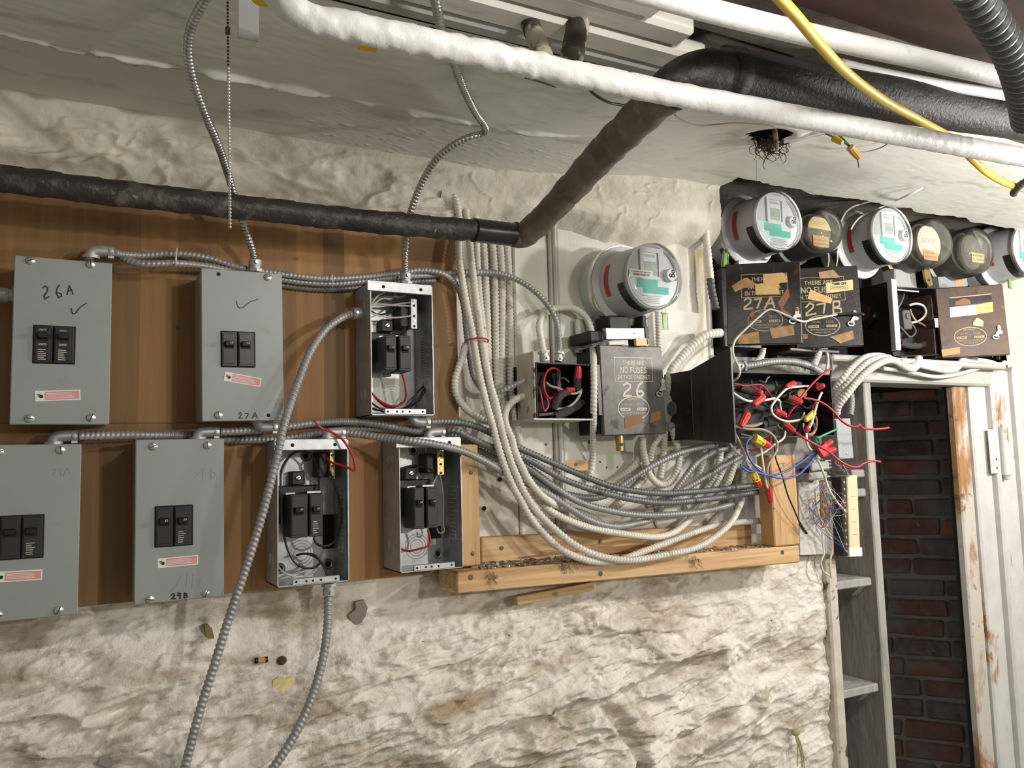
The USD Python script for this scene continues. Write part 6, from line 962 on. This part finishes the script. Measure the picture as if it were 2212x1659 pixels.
f = Fr(P(1198, 1281, -.024)); e = P(1283, 1260, -.024)-P(1118, 1292, -.024); f = Fr(f.o, e, (0, 0, 1)); L = np.linalg.norm(e); m = MB(); m.box(-L/2, L/2, -.008, .008, -.012, .008, f, .001); solo('pine_stick', 'loose pine stick hanging just below the ledge', 'stick', m, 'pine')
f = Fr(P(1240, 1007, .016)); m = MB(); m.prism(Polygon([(-.040, -.008), (.038, -.010), (.039, .010), (.0, .0125), (-.03, .010), (-.043, .0)]), -.012, .002, f); T = Thing('wood_block', 'small brown wood block nailed to the white boards', 'block', f.o-V(0, 0, .01)); T.part('block', m, 'pine'); m = MB(); m.lathe([(0, .003), (.0035, .0028), (.004, .002)], f, 12, .003, .003); T.part('nail_head', m, 'nail')
for lab, x, y, r in (('round white cover plate upper of two behind the sagging cables', 1432, 1078, .029), ('round white cover plate lower of two behind the sagging cables', 1440, 1118, .034)):
    f = Fr(P(x, y, .022)); m = MB(); m.lathe([(0, .004), (r*.9, .0035), (r, .001), (r, -.002)], f, 30); solo('cover_plate', lab, 'cover plate', m, 'white_board')
R = random.Random(21); m = MB(); m2 = MB()
for k in range(420):
    x = R.uniform(.66, 1.36); u = R.random(); x = x if R.random() > .55 else R.uniform(.66, .92)
    z = 1.4145-.0145*(x-.61)+.001; s = R.uniform(.001, .0042)*(1.2 if x < .92 else .8); y = -R.uniform(.002, .074)
    f = Fr((x, y, z+s*.3), (math.cos(u*6), math.sin(u*6), R.uniform(-.3, .3)), (0, 0, 1)); (m2 if k % 6 == 0 else m).box(-s*1.7, s*1.7, -s*.5, s*.5, -s*.6, s*.6, f)
solo('ledge_debris', 'dark crumbs and rubbish lying along the top of the ledge', 'debris', m, 'debris', kind='stuff'); solo('paint_chips', 'white paint chips scattered along the top of the ledge', 'debris', m2, 'chip', kind='stuff')
for lab, x, y in (('dusty cobweb tuft hanging on the ledge front left of centre', 1225, 1225), ('dusty cobweb tuft hanging on the ledge front right of centre', 1497, 1212), ('dusty tuft hanging at the left end of ledge front', 1062, 1245)):
    m = MB()
    for k in range(12):
        a = P(x+R.uniform(-12, 12), y+R.uniform(-14, 2), -.082); L = [a]
        for j in range(4): a = a+V(R.gauss(0, .003), R.gauss(-.0006, .0008), -R.uniform(.0, .007)); L.append(a)
        m.tube(spline(L, .003), R.uniform(.0003, .0009), 4)
    solo('cobweb_tuft', lab, 'cobweb', m, 'cobweb', kind='stuff')
# ================================================================== TELEPHONE GEAR
f = quad_frame((1724, 1033), (1779, 1036), (1780, 1196), (1729, 1200), -.012, -.012); m = MB(); rr = random.Random(2); top = [(f.W/2-f.W*k/9, f.H/2-rr.uniform(0, .012)) for k in range(10)]; m.prism(Polygon([(-f.W/2, -f.H/2), (f.W/2, -f.H/2)]+top), -.03, 0, f); solo('white_panel', 'white painted board with a torn top right of the wooden post', 'board', m, 'white_trim')
f = quad_frame((1779, 1036), (1828, 1046), (1826, 1202), (1780, 1197), -.008, -.008); m = MB(); m.box(-f.W/2, f.W/2, -f.H/2, f.H/2, -.02, 0, f, .002); solo('grey_backplate', 'grey metal back plate behind the tangled telephone wires', 'plate', m, 'gray_putty')
f = quad_frame((1768, 1040), (1782, 1040), (1784, 1140), (1772, 1140), -.010, -.010); m = MB(); m.box(-f.W/2, f.W/2, -f.H/2, f.H/2, -.02, .004, f, .001); solo('red_brown_strip', 'narrow red brown wooden strip behind the telephone wires', 'strip', m, 'brown_label')
T = Thing('terminal_strip', 'cream telephone terminal strip with a black screw row', 'terminal strip', P(1840, 1200, -.02)); f = quad_frame((1830, 1026), (1853, 1026), (1859, 1201), (1836, 1202), -.04, -.04)
m = MB(); m.box(-f.W/2, f.W/2, -f.H/2, f.H/2, -.035, 0, f, .002); T.part('cream_cover', m, 'cream_plastic'); m = MB(); m.box(-f.W/2-.016, -f.W/2, -f.H/2, f.H/2-.006, -.035, -.004, f, .002); T.part('black_block', m, 'ink')
m = MB(); m.box(-f.W/2-.004, f.W/2+.004, -f.H/2-.001, -f.H/2+.020, -.030, .002, f, .001); T.part('white_tag', m, 'paper')
for k in range(11): m = MB(); m.lathe([(0, -.0015), (.003, -.002), (.0034, -.004)], f, 10, -f.W/2-.008, -f.H/2+.012+(f.H-.03)*k/10); T.part('terminal_screw', m, 'screw')
for k in range(4): m = MB(); b = -f.H/2+.05+k*.03; m.box(-f.W*.25, f.W*.2, b, b+.0012, 0, .0003, f); T.part('print', m, 'soft_gray')
T = Thing('line_protector', 'pair of grey flat line protector boxes above the telephone wires', 'line protector', P(1783, 1038, -.05))
for (q, c) in ((((1752, 999), (1792, 996), (1793, 1014), (1754, 1018)), -.055), (((1748, 1022), (1788, 1018), (1790, 1034), (1750, 1038)), -.062)):
    f = quad_frame(*q, c, c); m = MB(); m.box(-f.W/2, f.W/2, -f.H/2, f.H/2, -.05, 0, f, .003); p = T.part('case', m, 'gray_putty')
    for k in range(3): m = MB(); m.box(f.W/2, f.W/2+.022, -f.H/2+.002+k*.008, -f.H/2+.006+k*.008, -.03, -.012, f, .001); T.part('lug', m, 'gray_putty', p)
m = MB(); f = quad_frame((1748, 1012), (1792, 1010), (1792, 1024), (1748, 1026), -.050, -.050); m.box(-f.W/2, f.W/2, -f.H/2, f.H/2, -.03, 0, f); T.part('dark_band', m, 'ink')
f = quad_frame((1806, 905), (1840, 903), (1842, 990), (1808, 992), -.045, -.045); m = MB(); m.box(-f.W/2, f.W/2, -f.H/2, f.H/2, -.045, 0, f, .0015); T = Thing('grey_conduit_box', 'small grey metal box at the right end of the splice box', 'box', f.p(0, -f.H/2, -.02)); p = T.part('case', m, 'gray_box'); m = MB(); m.box(-f.W/2, -f.W/2+.012, -f.H/2+.003, f.H/2-.003, 0, .003, f, .001); T.part('flange', m, 'gray_putty', p); m = MB(); m.lathe([(0, .0012), (.002, .001), (.0024, 0)], f, 10, .004, -f.H/2+.012); T.part('screw', m, 'screw', p)
R = random.Random(33)
for nm, mt, n in (('reddish', 'phone_red', 10), ('bluish', 'wire_blue', 4), ('grey', 'wire_gray', 12), ('white', 'wire_white', 6), ('green', 'wire_green', 2)):
    m = MB()
    for k in range(n):
        x, y = R.uniform(1768, 1795), R.uniform(1040, 1070); L = [(x, y, -.05)]
        for j in range(R.randint(3, 6)): x += R.gauss(4, 13); y += R.gauss(12, 16); L.append((min(max(x, 1748), 1828), min(max(y, 1036), 1150), -R.uniform(.03, .075)))
        if k % 3 == 0: L += [(1826, R.uniform(1060, 1190), -.045)]
        if k % 4 == 1: L = [(R.uniform(1796, 1812), 990, -.05), (R.uniform(1800, 1830), R.uniform(1000, 1015), -.06), (R.uniform(1815, 1836), R.uniform(1010, 1026), -.05), (R.uniform(1826, 1840), R.uniform(1020, 1030), -.04)]
        m.tube(spline(route(L), .004), .0007, 5)
    solo('telephone_wire_tangle', 'tangle of thin %s telephone wires over the grey back plate' % nm, 'wires', m, mt, kind='stuff', smooth=True)
def wire2(label, L, mt, r): m = MB(); m.tube(spline(route(L), .003), r, 8); return solo('telephone_cable', label, 'wire', m, mt, smooth=True)
wire2('cream telephone cable in a long S hanging onto the corner trim', [(1762, 1064, -.055), (1764, 1090, -.050), (1770, 1116, -.045), (1782, 1138, -.040), (1796, 1166, -.034), (1798, 1186, -.030), (1793, 1212, -.025), (1794, 1234, -.020), (1796, 1248, -.016)], 'cream_plastic', .0026)
wire2('pale telephone cable hooking at the bottom of the corner trim', [(1776, 1150, -.035), (1778, 1180, -.030), (1780, 1196, -.028), (1774, 1214, -.026), (1778, 1232, -.022), (1792, 1243, -.016), (1797, 1247, -.014)], 'wire_white', .0020)
wire2('white wire slanting from the connectors to the terminal strip', [(1756, 980, -.085), (1768, 996, -.085), (1780, 1025, -.080), (1790, 1055, -.076), (1806, 1082, -.066), (1818, 1096, -.056), (1826, 1106, -.046)], 'wire_white', .0026)
# ================================================================== SMALL THINGS ON THE LOW WALL
def on_wall(px, py):
    """the point of the rough low wall seen at a pixel"""
    y = 0.0
    for _ in range(8): p = P(px, py, y); y = float(low_wall(np.array([p[0]]), np.array([p[2]]))[0, 1])
    return P(px, py, y)
def patch(label, name, cat, poly, mt, th=.0015, off=.0012):
    o = on_wall(*np.mean(poly, 0)); f = Fr(o+V(0, -off, 0)); m = MB(); m.prism(Polygon(f.pts(poly)).buffer(0), -.012, th, f); return solo(name, label, cat, m, mt)
patch('dry olive leaf stuck to the wall under panel 29B', 'dry_leaf', 'leaf', [(442, 1350), (450, 1349), (458, 1358), (463, 1378), (460, 1388), (452, 1382), (444, 1368)], 'leaf', .001, .004)
patch('bare reddish patch where plaster has fallen between the hanging conduits', 'bare_patch', 'patch', [(768, 1300), (786, 1296), (794, 1312), (790, 1330), (782, 1340), (784, 1352), (778, 1368), (790, 1384), (782, 1391), (764, 1382), (756, 1368), (766, 1352), (758, 1340), (752, 1330), (768, 1316)], 'brick_4', .0008)
patch('yellowed scab of old paint right of the long curved conduit', 'paint_scab', 'patch', [(590, 1470), (602, 1462), (618, 1466), (634, 1460), (638, 1474), (626, 1486), (614, 1500), (600, 1494), (588, 1488)], 'yellow_paper', .0012)
patch('grey bare stone patch near the bottom left corner', 'bare_patch', 'patch', [(216, 1628), (236, 1622), (258, 1632), (252, 1648), (232, 1658), (214, 1650)], 'mortar', .0008)
T = Thing('wall_plug', 'tiny striped black and pink plug stuck in the wall', 'plug', on_wall(563, 1425)); o = on_wall(563, 1425); m = MB(); m.tube([o+V(-.009, -.004, 0), o+V(.009, -.004, .0)], .0045, 12); T.part('core', m, 'tan_label'); m = MB(); m.tube([o+V(-.009, -.004, 0), o+V(-.005, -.004, 0)], .0048, 12); m.tube([o+V(.006, -.004, 0), o+V(.010, -.004, 0)], .0048, 12); T.part('black_band', m, 'ink')
o = on_wall(608, 1426); m = MB(); m.ball(o+V(0, -.003, 0), .008, 2, (1, .5, .9)); solo('rust_lump', 'small brown lump on the wall beside the striped plug', 'lump', m, 'rope')
o = on_wall(1710, 1600); m = MB(); R = random.Random(8)
for k in range(7): a = o+V(R.uniform(-.006, .006), -.012, .02); m.tube(spline([a, a+V(R.gauss(0, .006), -.012, -.02), a+V(R.gauss(.004, .01), -.014, -.05-R.random()*.03)], .004), R.uniform(.0015, .0035), 6, r1=.0008)
m.ball(o+V(0, -.014, .022), .010, 2, (1.1, .8, .8)); solo('dried_twig', 'dried greenish twig tuft hanging at the bottom right of the wall', 'twig', m, 'twig')
